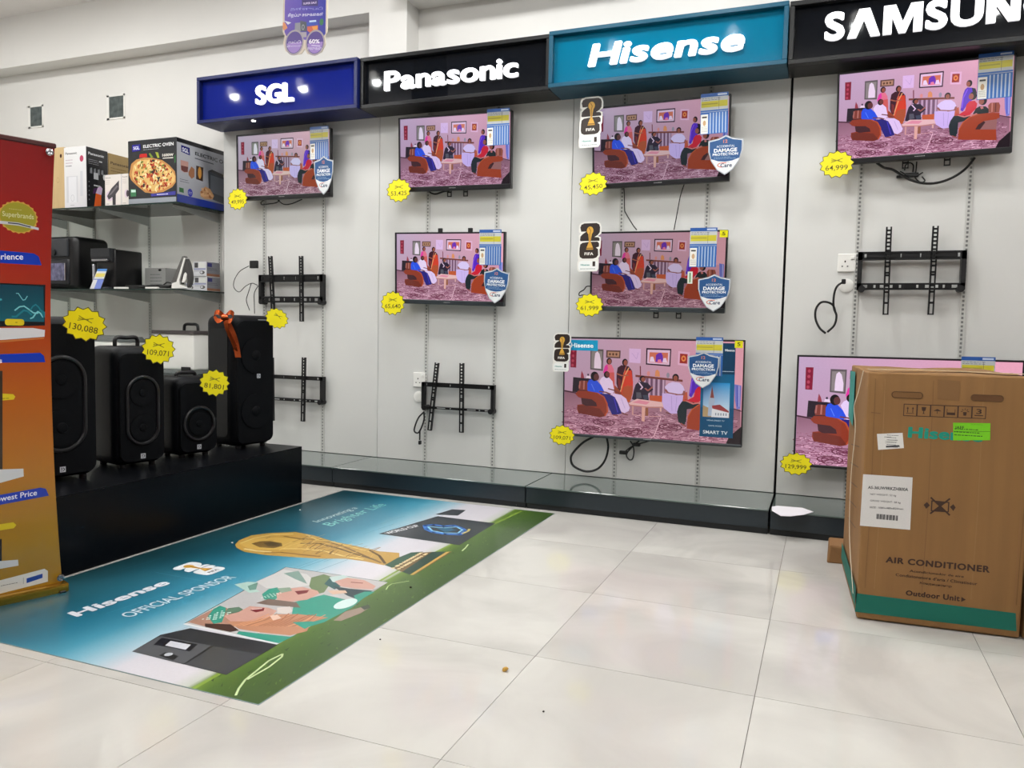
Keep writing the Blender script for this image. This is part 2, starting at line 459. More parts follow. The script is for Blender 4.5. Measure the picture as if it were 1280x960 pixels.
# ================================================================ brand sign boxes
def sign(x0, x1, y, rgb, rim, label, letters, face=None):
    z0, z1 = 2.225, 2.517
    t = thing('brand_sign', label, 'sign', ((x0+x1)/2, 4.135, z0), group=None)
    m = mat('sign_'+str(rgb), rgb, 0.05, var=0.02, coat=0.0, spec=.15); mr = mat('signrim_'+str(rim), tuple(int(c*.8) for c in rim), 0.3, var=0.03, spec=.3)
    yb = 4.246
    b = B()
    b.box(x0, x1, y+0.05, yb, z0, z1)
    b.done('case', mr, t, world=True)
    b = B(); r = 0.022
    b.box(x0, x1, y, y+0.05, z0, z0+r, 0.002, 1).box(x0, x1, y, y+0.05, z1-r, z1, 0.002, 1)
    b.box(x0, x0+r, y, y+0.05, z0+r, z1-r, 0.002, 1).box(x1-r, x1, y, y+0.05, z0+r, z1-r, 0.002, 1)
    b.done('rim', mr, t, world=True)
    B().box(x0+r, x1-r, y+0.032, y+0.0499, z0+r, z1-r).done('face_panel', m, t, world=True)
    ml = mat('lit_letter', (250, 250, 252), 0.4, emis=0.85, var=0.0)
    for geo, (bx0, bx1, bz0, bz1) in letters:
        vs, fs = geo; a0, a1, c0, c1 = bb(vs)
        zs = [v[2] for v in vs]; zmin, zmax = min(zs), max(zs)
        bm = B()
        vv = [bm.bm.verts.new((bx0+(v[0]-a0)/(a1-a0)*(bx1-bx0), y+0.014+(0.018 if v[2] < (zmin+zmax)/2 else 0), bz0+(v[1]-c0)/(c1-c0)*(bz1-bz0))) for v in vs]
        for f in fs:
            try: bm.bm.faces.new([vv[i] for i in f])
            except ValueError: pass
        bm.done('letter', ml, t, world=True)
    return t
def word(s, x0, x1, z0, z1, bold, gap=0.06, asc=None, sx=None, slant=0.0, custom={}):
    """one geometry per letter, laid side by side to fill the box; cap height = z1-z0"""
    gs = []
    for ch in s:
        g = custom.get(ch) or text_geo(ch, bold, 0.05)
        gs.append(g)
    H = bb(text_geo('H', bold, 0.05)[0]); hh = H[3]-H[2]
    ws = [bb(g[0])[1]-bb(g[0])[0] for g in gs]
    tot = sum(ws)+gap*(len(s)-1); k = (x1-x0)/tot; x = x0; out = []
    for g, wd in zip(gs, ws):
        b_ = bb(g[0])
        za = z0+(b_[2]-H[2])/hh*(z1-z0); zb = z0+(b_[3]-H[2])/hh*(z1-z0)
        if slant:
            vs = [(v[0]+slant*v[1], v[1], v[2]) for v in g[0]]; bs = bb(vs)
            sl = (x+(bs[0]-b_[0])*k, x+(bs[1]-b_[0])*k)
            out.append(((vs, g[1]), (sl[0], sl[1], za, zb)))
        else: out.append((g, (x, x+wd*k, za, zb)))
        x += (wd+gap)*k
    return out
def flat_letter(outline, depth=0.05):
    n = len(outline); vs = [(p[0], p[1], -depth) for p in outline]+[(p[0], p[1], depth) for p in outline]
    fs = [(i, (i+1) % n, n+(i+1) % n, n+i) for i in range(n)]
    tri = tessellate_polygon([[Vector((p[0], p[1], 0)) for p in outline]])
    for t in tri: fs.append(tuple(t)); fs.append(tuple(n+i for i in reversed(t)))
    return (vs, fs)
Hh = bb(text_geo('H', 0.036, 0.05)[0]); zA, zB = Hh[2], Hh[3]
A_BAR = flat_letter([(0, zA), (0.2, zA), (0.36, zA+0.62*(zB-zA)), (0.52, zA), (0.72, zA), (0.48, zB), (0.24, zB)])
k_ = lambda q: (q[0]*.72, zA+q[1]*(zB-zA))
M_BAR = flat_letter([k_(q) for q in ((0, 0), (.26, 0), (.26, .62), (.48, 0), (.68, 0), (.90, .62), (.90, 0), (1.16, 0), (1.16, 1), (.80, 1), (.58, .38), (.36, 1), (0, 1))])
N_BAR = flat_letter([k_(q) for q in ((0, 0), (.26, 0), (.26, .62), (.62, 0), (.92, 0), (.92, 1), (.66, 1), (.66, .40), (.30, 1), (0, 1))])
sign(-3.83, -2.622, 4.02, (14, 30, 122), (22, 34, 104), 'blue sign box with white letters SGL, leftmost of the four brand signs', word('SGL', -3.374, -3.089, 2.31, 2.425, 0.034, 0.05))
sign(-2.618, -1.434, 4.045, (9, 12, 18), (22, 23, 26), 'black sign box with white letters Panasonic, between the blue and the teal sign', word('Panasonic', -2.462, -1.623, 2.318, 2.428, 0.023, 0.04))
sign(-1.43, -0.230, 4.015, (2, 100, 132), (4, 92, 122), 'teal sign box with white slanted letters Hisense', word('Hisense', -1.218, -0.437, 2.318, 2.43, 0.029, 0.055, slant=0.15))
sign(-0.226, 0.985, 4.03, (8, 11, 17), (28, 29, 31), 'black sign box with white letters SAMSUNG, rightmost and cut off by the frame', word('SAMSUNG', -0.07, 0.865, 2.322, 2.448, 0.036, 0.06, custom={'A': A_BAR, 'M': M_BAR, 'N': N_BAR}))
t = thing('downlight', 'tiny round downlight under the blue sign, above the leftmost television', 'downlight', (-3.40, 4.05, 2.225))
B().cyl((0, 0, 0), (0, 0, -0.008), 0.018).done('ring', M_steel, t)
B().cyl((0, 0, -0.008), (0, 0, -0.010), 0.012).done('lens', M_led, t)

# ================================================================ the picture on every screen (a drawing room scene)
def screen_art():
    a = Art()
    a.poly([(0, 0), (1, 0), (1, 1), (0, 1)], [(186, 152, 170), (196, 142, 156), (230, 172, 184), (194, 176, 196)])
    a.poly([(9.282e-15, 0), (1, 0), (0.9917, 0.3412), (0.9157, 0.3636), (0.4221, 0.366), (0.001918, 0.4549)], [(196, 152, 168), (184, 140, 152), (136, 96, 108), (142, 102, 116), (166, 124, 138), (136, 98, 112)])
    r = random.Random(4)
    for k in range(500):
        v = 0.29*r.random(); u = r.random()*.97; d = r.uniform(.003, .009)
        a.poly([(u, v), (u+d*2, v+.003), (u+d, v+d*1.2)], r.choice([(150, 96, 116), (226, 184, 198), (186, 130, 150), (110, 62, 84)]), same=k > 0)
    # carpet whorls, larger towards the front
    for k in range(380):
        v = 0.27*r.random()**1.0; u = r.random()*0.97; s_ = 0.014+0.05*(0.3-v)
        e = ell(u, v, s_*r.uniform(.7, 1.3), s_*0.42, 12, 0, r.uniform(-.3, .3))
        k0 = r.randrange(12); e = (e+e)[k0:k0+r.randint(6, 11)]
        a.line(e, 0.0035+0.004*(0.3-v), (128, 66, 92) if r.random() < .75 else (236, 196, 208))
    for cu, cv in ((0.17, 0.055), (0.40, 0.06), (0.24, 0.135), (0.62, 0.13)):
        a.line(ell(cu, cv, 0.062, 0.032, 18), 0.007, (96, 34, 56), True); a.line(ell(cu, cv, 0.042, 0.02, 14), 0.004, (96, 34, 56), True)
        a.line([(cu-.04, cv-.018), (cu+.04, cv+.018)], 0.006, (96, 34, 56)); a.line([(cu-.04, cv+.018), (cu+.04, cv-.018)], 0.006, (96, 34, 56))
    a.line([(0.5673, 0.2227), (0.5311, 0.02759), (0.5116, 0)], 0.004, (240, 205, 212))
    a.line([(0, 0.4475), (0.08399, 0.425)], 0.012, (60, 30, 45))
    a.poly([(0.03427, 0.9045), (0.07208, 0.9053), (0.07046, 0.6957), (0.03577, 0.6979)], (132, 26, 52))
    for q in [(0.05221, 0.8701), (0.05096, 0.8189), (0.04971, 0.7676), (0.04839, 0.7204)]: a.poly(ell(q[0], q[1], .008, .016, 8), (180, 70, 90))
    a.poly([(0.1547, 0.895), (0.232, 0.8939), (0.2299, 0.6707), (0.1544, 0.6824)], (96, 92, 90)); a.poly([(0.1615, 0.8753), (0.225, 0.875), (0.2233, 0.6882), (0.1616, 0.6954)], (140, 138, 130))
    a.poly([(0.1832, 0.8507), (0.1955, 0.8727), (0.2087, 0.8457), (0.2186, 0.7664), (0.2179, 0.6933), (0.1776, 0.6966), (0.1782, 0.7741)], (236, 226, 236))
    a.poly([(0.2479, 0.8867), (0.3313, 0.8862), (0.3298, 0.8059), (0.2472, 0.8097)], (96, 70, 62)); a.poly([(0.2565, 0.8728), (0.3243, 0.8714), (0.3222, 0.8194), (0.2554, 0.8223)], (182, 142, 110))
    for q in [(0.2696, 0.8459), (0.2884, 0.8463), (0.3071, 0.8466)]: a.poly(ell(q[0], q[1], .006, .014, 8), (90, 60, 40))
    a.poly([(0.3803, 0.9104), (0.4468, 0.9069), (0.4457, 0.7613), (0.3811, 0.7678)], (224, 196, 232)); a.line([(0.3967, 0.863), (0.4235, 0.8037), (0.4323, 0.8699)], 0.003, (196, 170, 214))
    a.poly([(0.477, 0.9186), (0.6162, 0.9156), (0.6131, 0.739), (0.4764, 0.7514)], (42, 22, 40)); a.poly([(0.4844, 0.9032), (0.6096, 0.9013), (0.6068, 0.754), (0.4833, 0.7641)], (232, 205, 225)); a.poly([(0.4961, 0.877), (0.5992, 0.8758), (0.5966, 0.7698), (0.4941, 0.7779)], (214, 120, 90))
    a.poly([(0.5303, 0.7828), (0.5319, 0.8499), (0.5455, 0.8709), (0.5614, 0.8756), (0.57, 0.8462), (0.5735, 0.7783)], (110, 50, 180)); a.poly([(0.4971, 0.7813), (0.5021, 0.832), (0.5162, 0.8332), (0.5274, 0.7794)], (240, 228, 244)); a.poly([(0.5675, 0.7755), (0.5745, 0.8216), (0.5885, 0.8228), (0.5965, 0.7738)], (240, 222, 240))
    a.poly([(0.5406, 0.7689), (0.5429, 0.8041), (0.5588, 0.8089), (0.5676, 0.7715)], (235, 130, 160))
    a.poly([(0.6542, 0.896), (0.7171, 0.8869), (0.7153, 0.7466), (0.6532, 0.7587)], (232, 190, 212)); a.poly([(0.6645, 0.8723), (0.7058, 0.8678), (0.704, 0.7723), (0.6627, 0.7765)], (160, 50, 40)); a.poly(ell([(0.6843, 0.8232)][0][0], [(0.6843, 0.8232)][0][1], .013, .03, 12), (236, 150, 80)); a.poly(ell([(0.6843, 0.8232)][0][0], [(0.6843, 0.8232)][0][1], .006, .015, 8), (180, 40, 30))
    a.poly([(0.8079, 0.9747), (0.8193, 0.978), (0.8186, 0.5943), (0.8071, 0.5925)], (66, 36, 46)); a.poly([(0.8201, 0.9856), (1, 0.9919), (1, 0.5594), (0.8205, 0.5939)], (232, 176, 186))
    a.poly([(0.9576, 0.5878), (0.9935, 0.5773), (0.9915, 0.3508), (0.9729, 0.3443), (0.9632, 0.4327)], (120, 130, 205)); a.line([(0.9711, 0.5757), (0.976, 0.3727)], .004, (70, 90, 190)); a.line([(0.9824, 0.5736), (0.9854, 0.3711)], .004, (180, 190, 235))
    a.poly([(0.05278, 0.5956), (0.1626, 0.5846), (0.1613, 0.4289), (0.04903, 0.441)], (34, 24, 34)); a.poly([(0.09978, 0.6245), (0.1033, 0.665), (0.1148, 0.6259), (0.1198, 0.588), (0.0983, 0.5877)], (150, 60, 70)); a.poly([(0.1382, 0.6341), (0.1467, 0.6367), (0.1498, 0.5869), (0.137, 0.5871)], (40, 30, 50))
    a.poly([(0.1294, 0.5905), (0.1343, 0.6163), (0.1823, 0.6139), (0.186, 0.5846)], (230, 220, 230))
    # mantel and slats
    a.poly([(0.4374, 0.6208), (0.5891, 0.6071), (0.5892, 0.4185), (0.4418, 0.4071)], (150, 118, 140))
    for k in range(11):
        u0 = SU0+(SU1-SU0)*k/11.0
        a.poly([(u0, SV0), (u0+.0065, SV0), (u0+.0065, SV1), (u0, SV1)], (96, 66, 92) if k % 2 else (205, 184, 205))
    a.poly([(0.4185, 0.6443), (0.6821, 0.6117), (0.6826, 0.59), (0.419, 0.6221)], (122, 62, 50))
    a.line([(0.4453, 0.7334), (0.4472, 0.643)], .006, (120, 50, 60)); a.poly(ell([(0.4925, 0.6606)][0][0], [(0.4925, 0.6606)][0][1], .009, .025, 10), (222, 150, 140)); a.poly([(0.5284, 0.6361), (0.5312, 0.6912), (0.542, 0.7051), (0.5535, 0.6831), (0.5566, 0.6329)], (224, 152, 96)); a.poly(ell([(0.6011, 0.6504)][0][0], [(0.6011, 0.6504)][0][1], .009, .028, 10), (150, 150, 160))
    skin = (150, 86, 66); hair = (18, 10, 14)
    def head(p, rx, ry, face=None, tilt=0):
        a.poly(ell(p[0], p[1], rx, ry, 16, 0, tilt), hair)
        if face: a.poly(ell(p[0]+face[0]*rx, p[1]+face[1]*ry, rx*.68, ry*.74, 14), face[2] if len(face) > 2 else skin)
    # standing woman in pink
    a.poly([(0.2436, 0.7251), (0.259, 0.7466), (0.2801, 0.7386), (0.2935, 0.6915), (0.2999, 0.5788), (0.2954, 0.4883), (0.2634, 0.5141), (0.2425, 0.6195)], (226, 120, 140)); a.poly([(0.2405, 0.7216), (0.2548, 0.7433), (0.2599, 0.6977), (0.2426, 0.6155), (0.2312, 0.6582)], (226, 60, 160)); a.poly([(0.2607, 0.6569), (0.2962, 0.6606), (0.3004, 0.4976), (0.2719, 0.5126)], (208, 96, 88))
    head([(0.2658, 0.7737)][0], .016, .034, (0.15, -.1))
    # standing woman in a dark red and orange saree
    a.poly([(0.316, 0.7116), (0.3373, 0.7379), (0.3788, 0.728), (0.3993, 0.682), (0.4043, 0.5866), (0.4052, 0.4898), (0.391, 0.3812), (0.3605, 0.3558), (0.3276, 0.4422), (0.3099, 0.5467), (0.31, 0.648)], (60, 20, 36)); a.poly([(0.354, 0.6803), (0.3951, 0.6888), (0.4057, 0.5702), (0.4055, 0.4797), (0.3891, 0.3714), (0.3562, 0.3605), (0.3376, 0.4608), (0.3435, 0.5812)], (214, 62, 34)); a.poly([(0.3428, 0.46), (0.3724, 0.5358), (0.4048, 0.51), (0.404, 0.4497), (0.3893, 0.3633), (0.3564, 0.3524)], (190, 90, 34))
    a.line([(0.3802, 0.7117), (0.36, 0.6389), (0.3443, 0.5407), (0.3334, 0.4615)], .007, (226, 170, 110)); a.line([(0.3655, 0.7265), (0.3504, 0.6507)], .004, (206, 120, 90)); a.line([(0.3131, 0.6474), (0.3394, 0.6305), (0.3755, 0.636)], .012, (166, 96, 72))
    a.poly([(0.3181, 0.606), (0.3352, 0.5827), (0.3372, 0.4812), (0.3212, 0.5042)], (120, 40, 40))
    head([(0.3574, 0.7663)][0], .0165, .038, (0.2, -.12))
    # armchairs behind
    a.poly([(0.3428, 0.46), (0.3531, 0.5189), (0.4044, 0.5302), (0.397, 0.3903), (0.3603, 0.3659)], (176, 84, 44)); a.poly([(0.2958, 0.4679), (0.3009, 0.5279), (0.3268, 0.4829), (0.3596, 0.3964), (0.3179, 0.4032)], (150, 70, 40))
    a.poly([(0.4991, 0.4417), (0.5727, 0.4412), (0.5761, 0.3769), (0.5033, 0.3889)], (196, 92, 48)); a.poly([(0.686, 0.4811), (0.7083, 0.4929), (0.7143, 0.3975), (0.694, 0.3417), (0.6828, 0.4028)], (190, 92, 60))
    # dark seated woman
    a.poly([(0.4114, 0.4887), (0.4206, 0.5435), (0.4383, 0.5765), (0.4894, 0.5674), (0.5084, 0.528), (0.5211, 0.5019), (0.4917, 0.4549), (0.4972, 0.3899), (0.4426, 0.3667), (0.401, 0.3937)], (38, 28, 48)); a.line([(0.4385, 0.5684), (0.4599, 0.5205), (0.4501, 0.4981)], .008, (225, 205, 225)); a.line([(0.5166, 0.5266), (0.4911, 0.4871), (0.4764, 0.5096)], .011, (160, 96, 84)); a.poly([(0.4252, 0.4662), (0.4508, 0.4659), (0.457, 0.4106), (0.4265, 0.4016)], (84, 88, 96)); a.poly([(0.4615, 0.44), (0.492, 0.4429), (0.4928, 0.4027), (0.4706, 0.3943)], (60, 70, 86))
    head([(0.4592, 0.6048)][0], .017, .032, (0.25, -.15))
    # man in white, middle
    a.poly([(0.5721, 0.4691), (0.6875, 0.4572), (0.6834, 0.3731), (0.6679, 0.2708), (0.6214, 0.2662), (0.571, 0.3339)], (208, 190, 240)); a.poly([(0.5847, 0.5345), (0.6058, 0.5703), (0.6274, 0.5862), (0.6651, 0.5794), (0.6855, 0.5481), (0.6965, 0.495), (0.6811, 0.478), (0.6758, 0.4513), (0.5982, 0.4647)], (220, 210, 244))
    a.line([(0.5893, 0.5059), (0.6019, 0.4759), (0.6518, 0.4633)], .012, (150, 92, 84)); a.line([(0.6924, 0.4997), (0.6893, 0.4648), (0.6479, 0.46)], .012, (150, 92, 84)); a.line([(0.6225, 0.4446), (0.6278, 0.293)], .003, (176, 160, 214)); a.line([(0.6524, 0.4395), (0.6477, 0.2898)], .003, (180, 165, 216))
    head([(0.6432, 0.6307)][0], .018, .038, (0, -.2)); a.line([(0.5963, 0.2741), (0.6215, 0.2622)], .010, (110, 56, 50))
    # man in blue and man in white on the left sofa
    a.poly([(0.08473, 0.5034), (0.09875, 0.5629), (0.1417, 0.5596), (0.1392, 0.4633), (0.08981, 0.4612)], (126, 58, 44)); a.line([(0.09461, 0.5533), (0.0916, 0.4816)], .008, (170, 110, 96)); a.line([(0.1192, 0.5593), (0.1176, 0.4731)], .008, (180, 120, 104))
    a.poly([(0.2098, 0.5641), (0.2238, 0.6025), (0.2425, 0.6195), (0.2658, 0.6072), (0.2876, 0.5668), (0.2979, 0.4675), (0.282, 0.4254), (0.2397, 0.4365)], (232, 220, 244)); a.poly([(0.2816, 0.4458), (0.3382, 0.4324), (0.368, 0.395), (0.3905, 0.3024), (0.3829, 0.2671), (0.3585, 0.2445), (0.331, 0.269), (0.3085, 0.3539)], (226, 210, 242)); a.line([(0.3388, 0.3998), (0.3617, 0.2947)], .004, (196, 180, 220))
    a.line([(0.2639, 0.4895), (0.2956, 0.476), (0.3275, 0.4463)], .011, (120, 60, 56))
    head([(0.2527, 0.634)][0], .017, .036, (0.25, 0.05, (112, 60, 54)))
    a.poly([(0.139, 0.5354), (0.1479, 0.5708), (0.1712, 0.5831), (0.197, 0.5664), (0.2212, 0.5213), (0.2392, 0.461), (0.2229, 0.4269), (0.1697, 0.4316), (0.1393, 0.4613)], (36, 84, 226)); a.line([(0.1636, 0.5311), (0.182, 0.4624)], .004, (90, 140, 250))
    a.poly([(0.2164, 0.4362), (0.2649, 0.4364), (0.3022, 0.4058), (0.3212, 0.3417), (0.3441, 0.2406), (0.3214, 0.2277), (0.288, 0.2205), (0.2632, 0.3101), (0.2345, 0.376)], (36, 32, 120)); a.line([(0.2972, 0.3964), (0.3209, 0.2502)], .006, (70, 60, 190))
    a.line([(0.2118, 0.4574), (0.2489, 0.4513), (0.2755, 0.4346)], .013, (116, 62, 58))
    head([(0.1813, 0.6121)][0], .024, .05, (0.45, -.15, (96, 52, 50)))
    a.line([(0.3472, 0.2401), (0.3775, 0.2274)], .011, (120, 66, 60)); a.line([(0.2954, 0.2194), (0.3216, 0.2155)], .011, (130, 70, 62))
    # left sofa
    a.poly([(0.06677, 0.4195), (0.08346, 0.454), (0.1372, 0.4575), (0.2015, 0.4428), (0.2402, 0.4078), (0.2605, 0.3391), (0.2642, 0.2588), (0.2484, 0.2018), (0.2169, 0.1859), (0.1311, 0.2067), (0.08774, 0.2172), (0.07838, 0.256), (0.07965, 0.3055), (0.1183, 0.3161), (0.1043, 0.3762), (0.08466, 0.3876)], (142, 56, 30)); a.poly([(0.1021, 0.3807), (0.1666, 0.3704), (0.1928, 0.3375), (0.1978, 0.2998), (0.1294, 0.2979), (0.1075, 0.3178)], (66, 32, 36)); a.poly([(0.0798, 0.2972), (0.1185, 0.3037), (0.2152, 0.2765), (0.2484, 0.2018), (0.2169, 0.1859), (0.08774, 0.2172)], (112, 44, 28))
    a.line([(0.2015, 0.4387), (0.2383, 0.3999), (0.2564, 0.3316), (0.2601, 0.2533), (0.2462, 0.2063)], .008, (186, 84, 44))
    # low table
    a.poly([(0.3813, 0.3484), (0.4297, 0.399), (0.572, 0.3776), (0.581, 0.3323), (0.5046, 0.3246), (0.3983, 0.3254)], (232, 196, 188)); a.poly([(0.4017, 0.3592), (0.4422, 0.3869), (0.5036, 0.3729), (0.4839, 0.344)], (226, 150, 164)); a.line([(0.3858, 0.3315), (0.5047, 0.3186), (0.5792, 0.3246)], .009, (196, 140, 120))
    a.poly([(0.4589, 0.3198), (0.4784, 0.3167), (0.4753, 0.1684), (0.4588, 0.1748)], (226, 180, 160)); a.poly([(0.4785, 0.3087), (0.4947, 0.3142), (0.4964, 0.2336), (0.4782, 0.2263)], (150, 96, 66)); a.poly([(0.4025, 0.3227), (0.4128, 0.3211), (0.4105, 0.2305), (0.4022, 0.2318)], (206, 160, 150)); a.line([(0.4083, 0.2349), (0.4609, 0.2229)], .007, (214, 170, 165)); a.line([(0.4966, 0.2235), (0.5651, 0.2331)], .007, (214, 170, 165)); a.poly([(0.5592, 0.3199), (0.5692, 0.3222), (0.5701, 0.2822), (0.5621, 0.2795)], (220, 180, 165))
    # right: three women and the sofa
    a.poly([(0.7305, 0.6341), (0.7392, 0.6833), (0.7523, 0.7042), (0.7777, 0.6955), (0.7997, 0.664), (0.7922, 0.5699), (0.7583, 0.5233), (0.731, 0.4379), (0.7189, 0.4557), (0.723, 0.5335)], (86, 36, 190)); a.line([(0.7528, 0.6807), (0.7315, 0.5908), (0.7261, 0.4819)], .006, (130, 80, 230)); a.poly([(0.7777, 0.6955), (0.7973, 0.6839), (0.8062, 0.6316), (0.791, 0.6228), (0.7804, 0.6599)], (20, 12, 40)); head([(0.762, 0.7472)][0], .0165, .038, (-0.35, -.15))
    a.poly([(0.7445, 0.4473), (0.7508, 0.5129), (0.7675, 0.549), (0.7965, 0.5477), (0.8108, 0.5139), (0.8063, 0.4601), (0.7692, 0.3882), (0.7225, 0.3843), (0.7073, 0.4065)], (206, 26, 50)); head([(0.7856, 0.6043)][0], .021, .046, (-0.5, -.1))
    a.poly([(0.6643, 0.3466), (0.6829, 0.3988), (0.7418, 0.3928), (0.785, 0.3738), (0.7722, 0.3407), (0.7092, 0.3195), (0.7069, 0.2014), (0.6962, 0.1516), (0.6638, 0.1882), (0.6557, 0.2886)], (20, 36, 40)); a.line([(0.7074, 0.4026), (0.7422, 0.3771), (0.7856, 0.3933)], .013, (206, 130, 120)); a.line([(0.6972, 0.4161), (0.732, 0.3945)], .009, (190, 40, 60))
    a.poly([(0.7901, 0.4082), (0.8043, 0.4605), (0.8232, 0.4806), (0.8578, 0.4744), (0.8758, 0.4402), (0.8756, 0.3703), (0.8394, 0.3608), (0.7911, 0.3611)], (22, 34, 34)); a.poly([(0.8272, 0.4721), (0.8424, 0.4772), (0.8468, 0.453), (0.8335, 0.4476)], (196, 120, 110)); a.line([(0.7857, 0.3854), (0.8096, 0.401)], .013, (196, 120, 108)); head([(0.842, 0.5375)][0], .022, .048, (-0.4, -.1))
    a.poly([(0.8711, 0.4799), (0.8838, 0.5086), (0.9294, 0.5043), (0.9379, 0.4681), (0.934, 0.3915), (0.8768, 0.4012)], (150, 82, 62)); a.line([(0.8934, 0.503), (0.8938, 0.4061)], .007, (196, 130, 110)); a.line([(0.9124, 0.5035), (0.9129, 0.4028)], .007, (110, 52, 44))
    a.poly([(0.7106, 0.1257), (0.7137, 0.2497), (0.7337, 0.3195), (0.7695, 0.3725), (0.8193, 0.3954), (0.8959, 0.398), (0.936, 0.3872), (0.9373, 0.3309), (0.9242, 0.3273), (0.9213, 0.2075), (0.9261, 0.08628)], (160, 62, 26)); a.poly([(0.8059, 0.2255), (0.8221, 0.2778), (0.852, 0.3119), (0.9244, 0.3195), (0.9213, 0.2075)], (150, 104, 96)); a.poly([(0.8059, 0.2255), (0.8221, 0.2778), (0.852, 0.3119), (0.8601, 0.295), (0.833, 0.2213)], (60, 28, 30)); a.line([(0.7139, 0.2398), (0.7358, 0.3152), (0.7716, 0.3682), (0.8214, 0.3912)], .006, (196, 94, 42))
    a.line([(0.678, 0.1741), (0.7062, 0.1462)], .010, (150, 80, 70))
    a.poly([(0.9225, 0), (0.9379, 0.069), (0.9995, 0.176), (1, 0)], (26, 10, 18))
    a.line([(0.9367, 0.3601), (0.9968, 0.3268)], .008, (60, 40, 60))
    return a
_q = [(0.4425, 0.6198), (0.5871, 0.6074), (0.4467, 0.4184)]
SU0, SU1, SV1, SV0 = _q[0][0], _q[1][0], _q[0][1], _q[2][1]
SCREEN_ART = screen_art()
me_screen = None
def spec_art():  # label colours darkened to look backlit by the screen
    a = Art()
    a.rect(0, 0, .137, .2, (196, 200, 202)); a.rect(0, .182, .137, .2, (44, 92, 168)); a.rect(.085, .187, .13, .195, (200, 214, 236))
    a.rect(.004, .132, .133, .162, (206, 196, 60)); a.rect(.004, .145, .085, .151, (170, 160, 60)); a.rect(.09, .12, .0915, .178, (90, 90, 90)); a.greek(.006, .163, .13, .18, 2, (90, 96, 110), seed=3)
    a.rect(0, .11, .137, .118, (60, 110, 185)); a.rect(0, 0, .137, .108, (48, 104, 180))
    for k in range(6): a.rect(.046+k*.0152, .003, .052+k*.0152, .104, (176, 192, 214))
    a.rect(.002, .003, .038, .098, (238, 236, 228)); a.rect(.008, .08, .032, .088, (60, 60, 60)); a.poly(ell(.02, .055, .008, .014, 10), (196, 160, 120)); a.greek(.006, .01, .034, .04, 4, (120, 120, 120), seed=5)
    return a
SPEC = spec_art()
def tv(p, yf, label, tint, chin=0.026, side=0.009, spec_right=0.012, spec=True, tabs=(), tab_top=(), group='televisions on the display wall', painted_sheen=None):
    global me_screen
    x, z, w, h, ya, pi_, ro = p
    cy, sy = math.cos(ya), math.sin(ya); r = Vector((cy, sy, 0)); n = Vector((sy, -cy, 0)); u = Vector((0, 0, 1))
    c, s = math.cos(pi_), math.sin(pi_); n2 = n*c-u*s; uu = n*s+u*c
    c, s = math.cos(ro), math.sin(ro); rr = r*c+uu*s; u3 = uu*c-r*s
    R = Matrix(((rr.x, -n2.x, u3.x), (rr.y, -n2.y, u3.y), (rr.z, -n2.z, u3.z)))
    base = Vector((x, yf, z))-u3*(h/2)
    t = thing('television', label, 'television', base, R.to_euler(), group)
    # local: x right, y into the wall, z up, front plane y = 0, bottom z = 0
    mb = mat('tv_bezel', (22, 22, 25), 0.3, var=0.05)
    b = B(); tp = 0.009
    b.box(-w/2, -w/2+side, 0, 0.03, 0, h, 0.002, 1).box(w/2-side, w/2, 0, 0.03, 0, h, 0.002, 1).box(-w/2, w/2, 0, 0.03, h-tp, h, 0.002, 1)
    b.done('bezel', mb, t)
    bar = B().box(-w/2, w/2, -0.003, 0.032, -0.001, chin, 0.004, 2).done('bottom_bar', mat('tv_chin_sheen', (52, 58, 62), 0.28, var=0.05) if painted_sheen else mb, t)  # grey-green colour paints a reflection into some bottom bars
    hou = B().box(-w/2+0.004, w/2-0.004, 0.012, 0.035, 0.004, h-0.004, 0.003, 1).box(-w*0.36, w*0.36, 0.034, 0.062, h*0.08, h*0.62, 0.012, 2).done('back_housing', M_blackpl, t)
    sw, sh = w-2*side, h-tp-chin
    if me_screen is None:
        o = SCREEN_ART.build('screen', SCREEN(), t, (-.5, 0, 0), (1, 0, 0), (0, 0, 1), (0, -1, 0), step=4e-6); me_screen = o.data
    else:
        o = bpy.data.objects.new('screen', me_screen); COL.objects.link(o); o.parent = t
    o.location = (0, 0.0095, chin); o.scale = (sw, 1, sh); o.color = (*tint, 1)
    a = Art(); a.greek(0, 0, .05, .008, 1, (190, 190, 190), seed=9)
    a.build('maker_mark', PRINT(), bar, (-.025, -.0034, chin*0.35), (1, 0, 0), (0, 0, 1), (0, -1, 0))
    if spec:
        SPEC.build('spec_label', attr_mat('backlit_film', 0.3, grain=0.03), t, (w/2-spec_right-.137, -.0008, h-.188), (1, 0, 0), (0, 0, 1), (0, -1, 0), label='blue, white and yellow feature label in the corner')
    for tx in tabs:
        q = B(); q.box(tx-.014, tx-.009, .03, .036, -.035, .02).box(tx+.009, tx+.014, .03, .036, -.035, .02).box(tx-.014, tx+.014, .03, .036, -.035, -.029).box(tx-.014, tx+.014, .03, .036, -.012, -.004)
        q.done('mount_tab', M_black, hou)
    for tx in tab_top:
        B().box(tx-.013, tx+.013, .02, .036, h-.01, h+.024, .002, 1).done('mount_tab', M_black, hou)
    # wall mount arms behind
    for x_ in (-.16, .13): B().box(x_, x_+.03, .036, .085, h*.15, h*.9).done('mount_arm', M_black, hou)
    return t
T = {}
T['sgl'] = tv([-3.2576, 1.9547, 0.7224, 0.4189, 0.0104, 0.0229, -0.0052], 4.148, 'leftmost television, small and pale-pictured, hung right under the blue SGL sign', (.72, .80, .80), spec_right=.012)
T['pan1'] = tv([-2.0501, 1.9573, 0.7246, 0.4273, -0.0003, 0.0702, -0.0187], 4.148, 'television hung right under the Panasonic sign, two mount tabs below it', (.80, .76, .90), tabs=(-.04, .065))
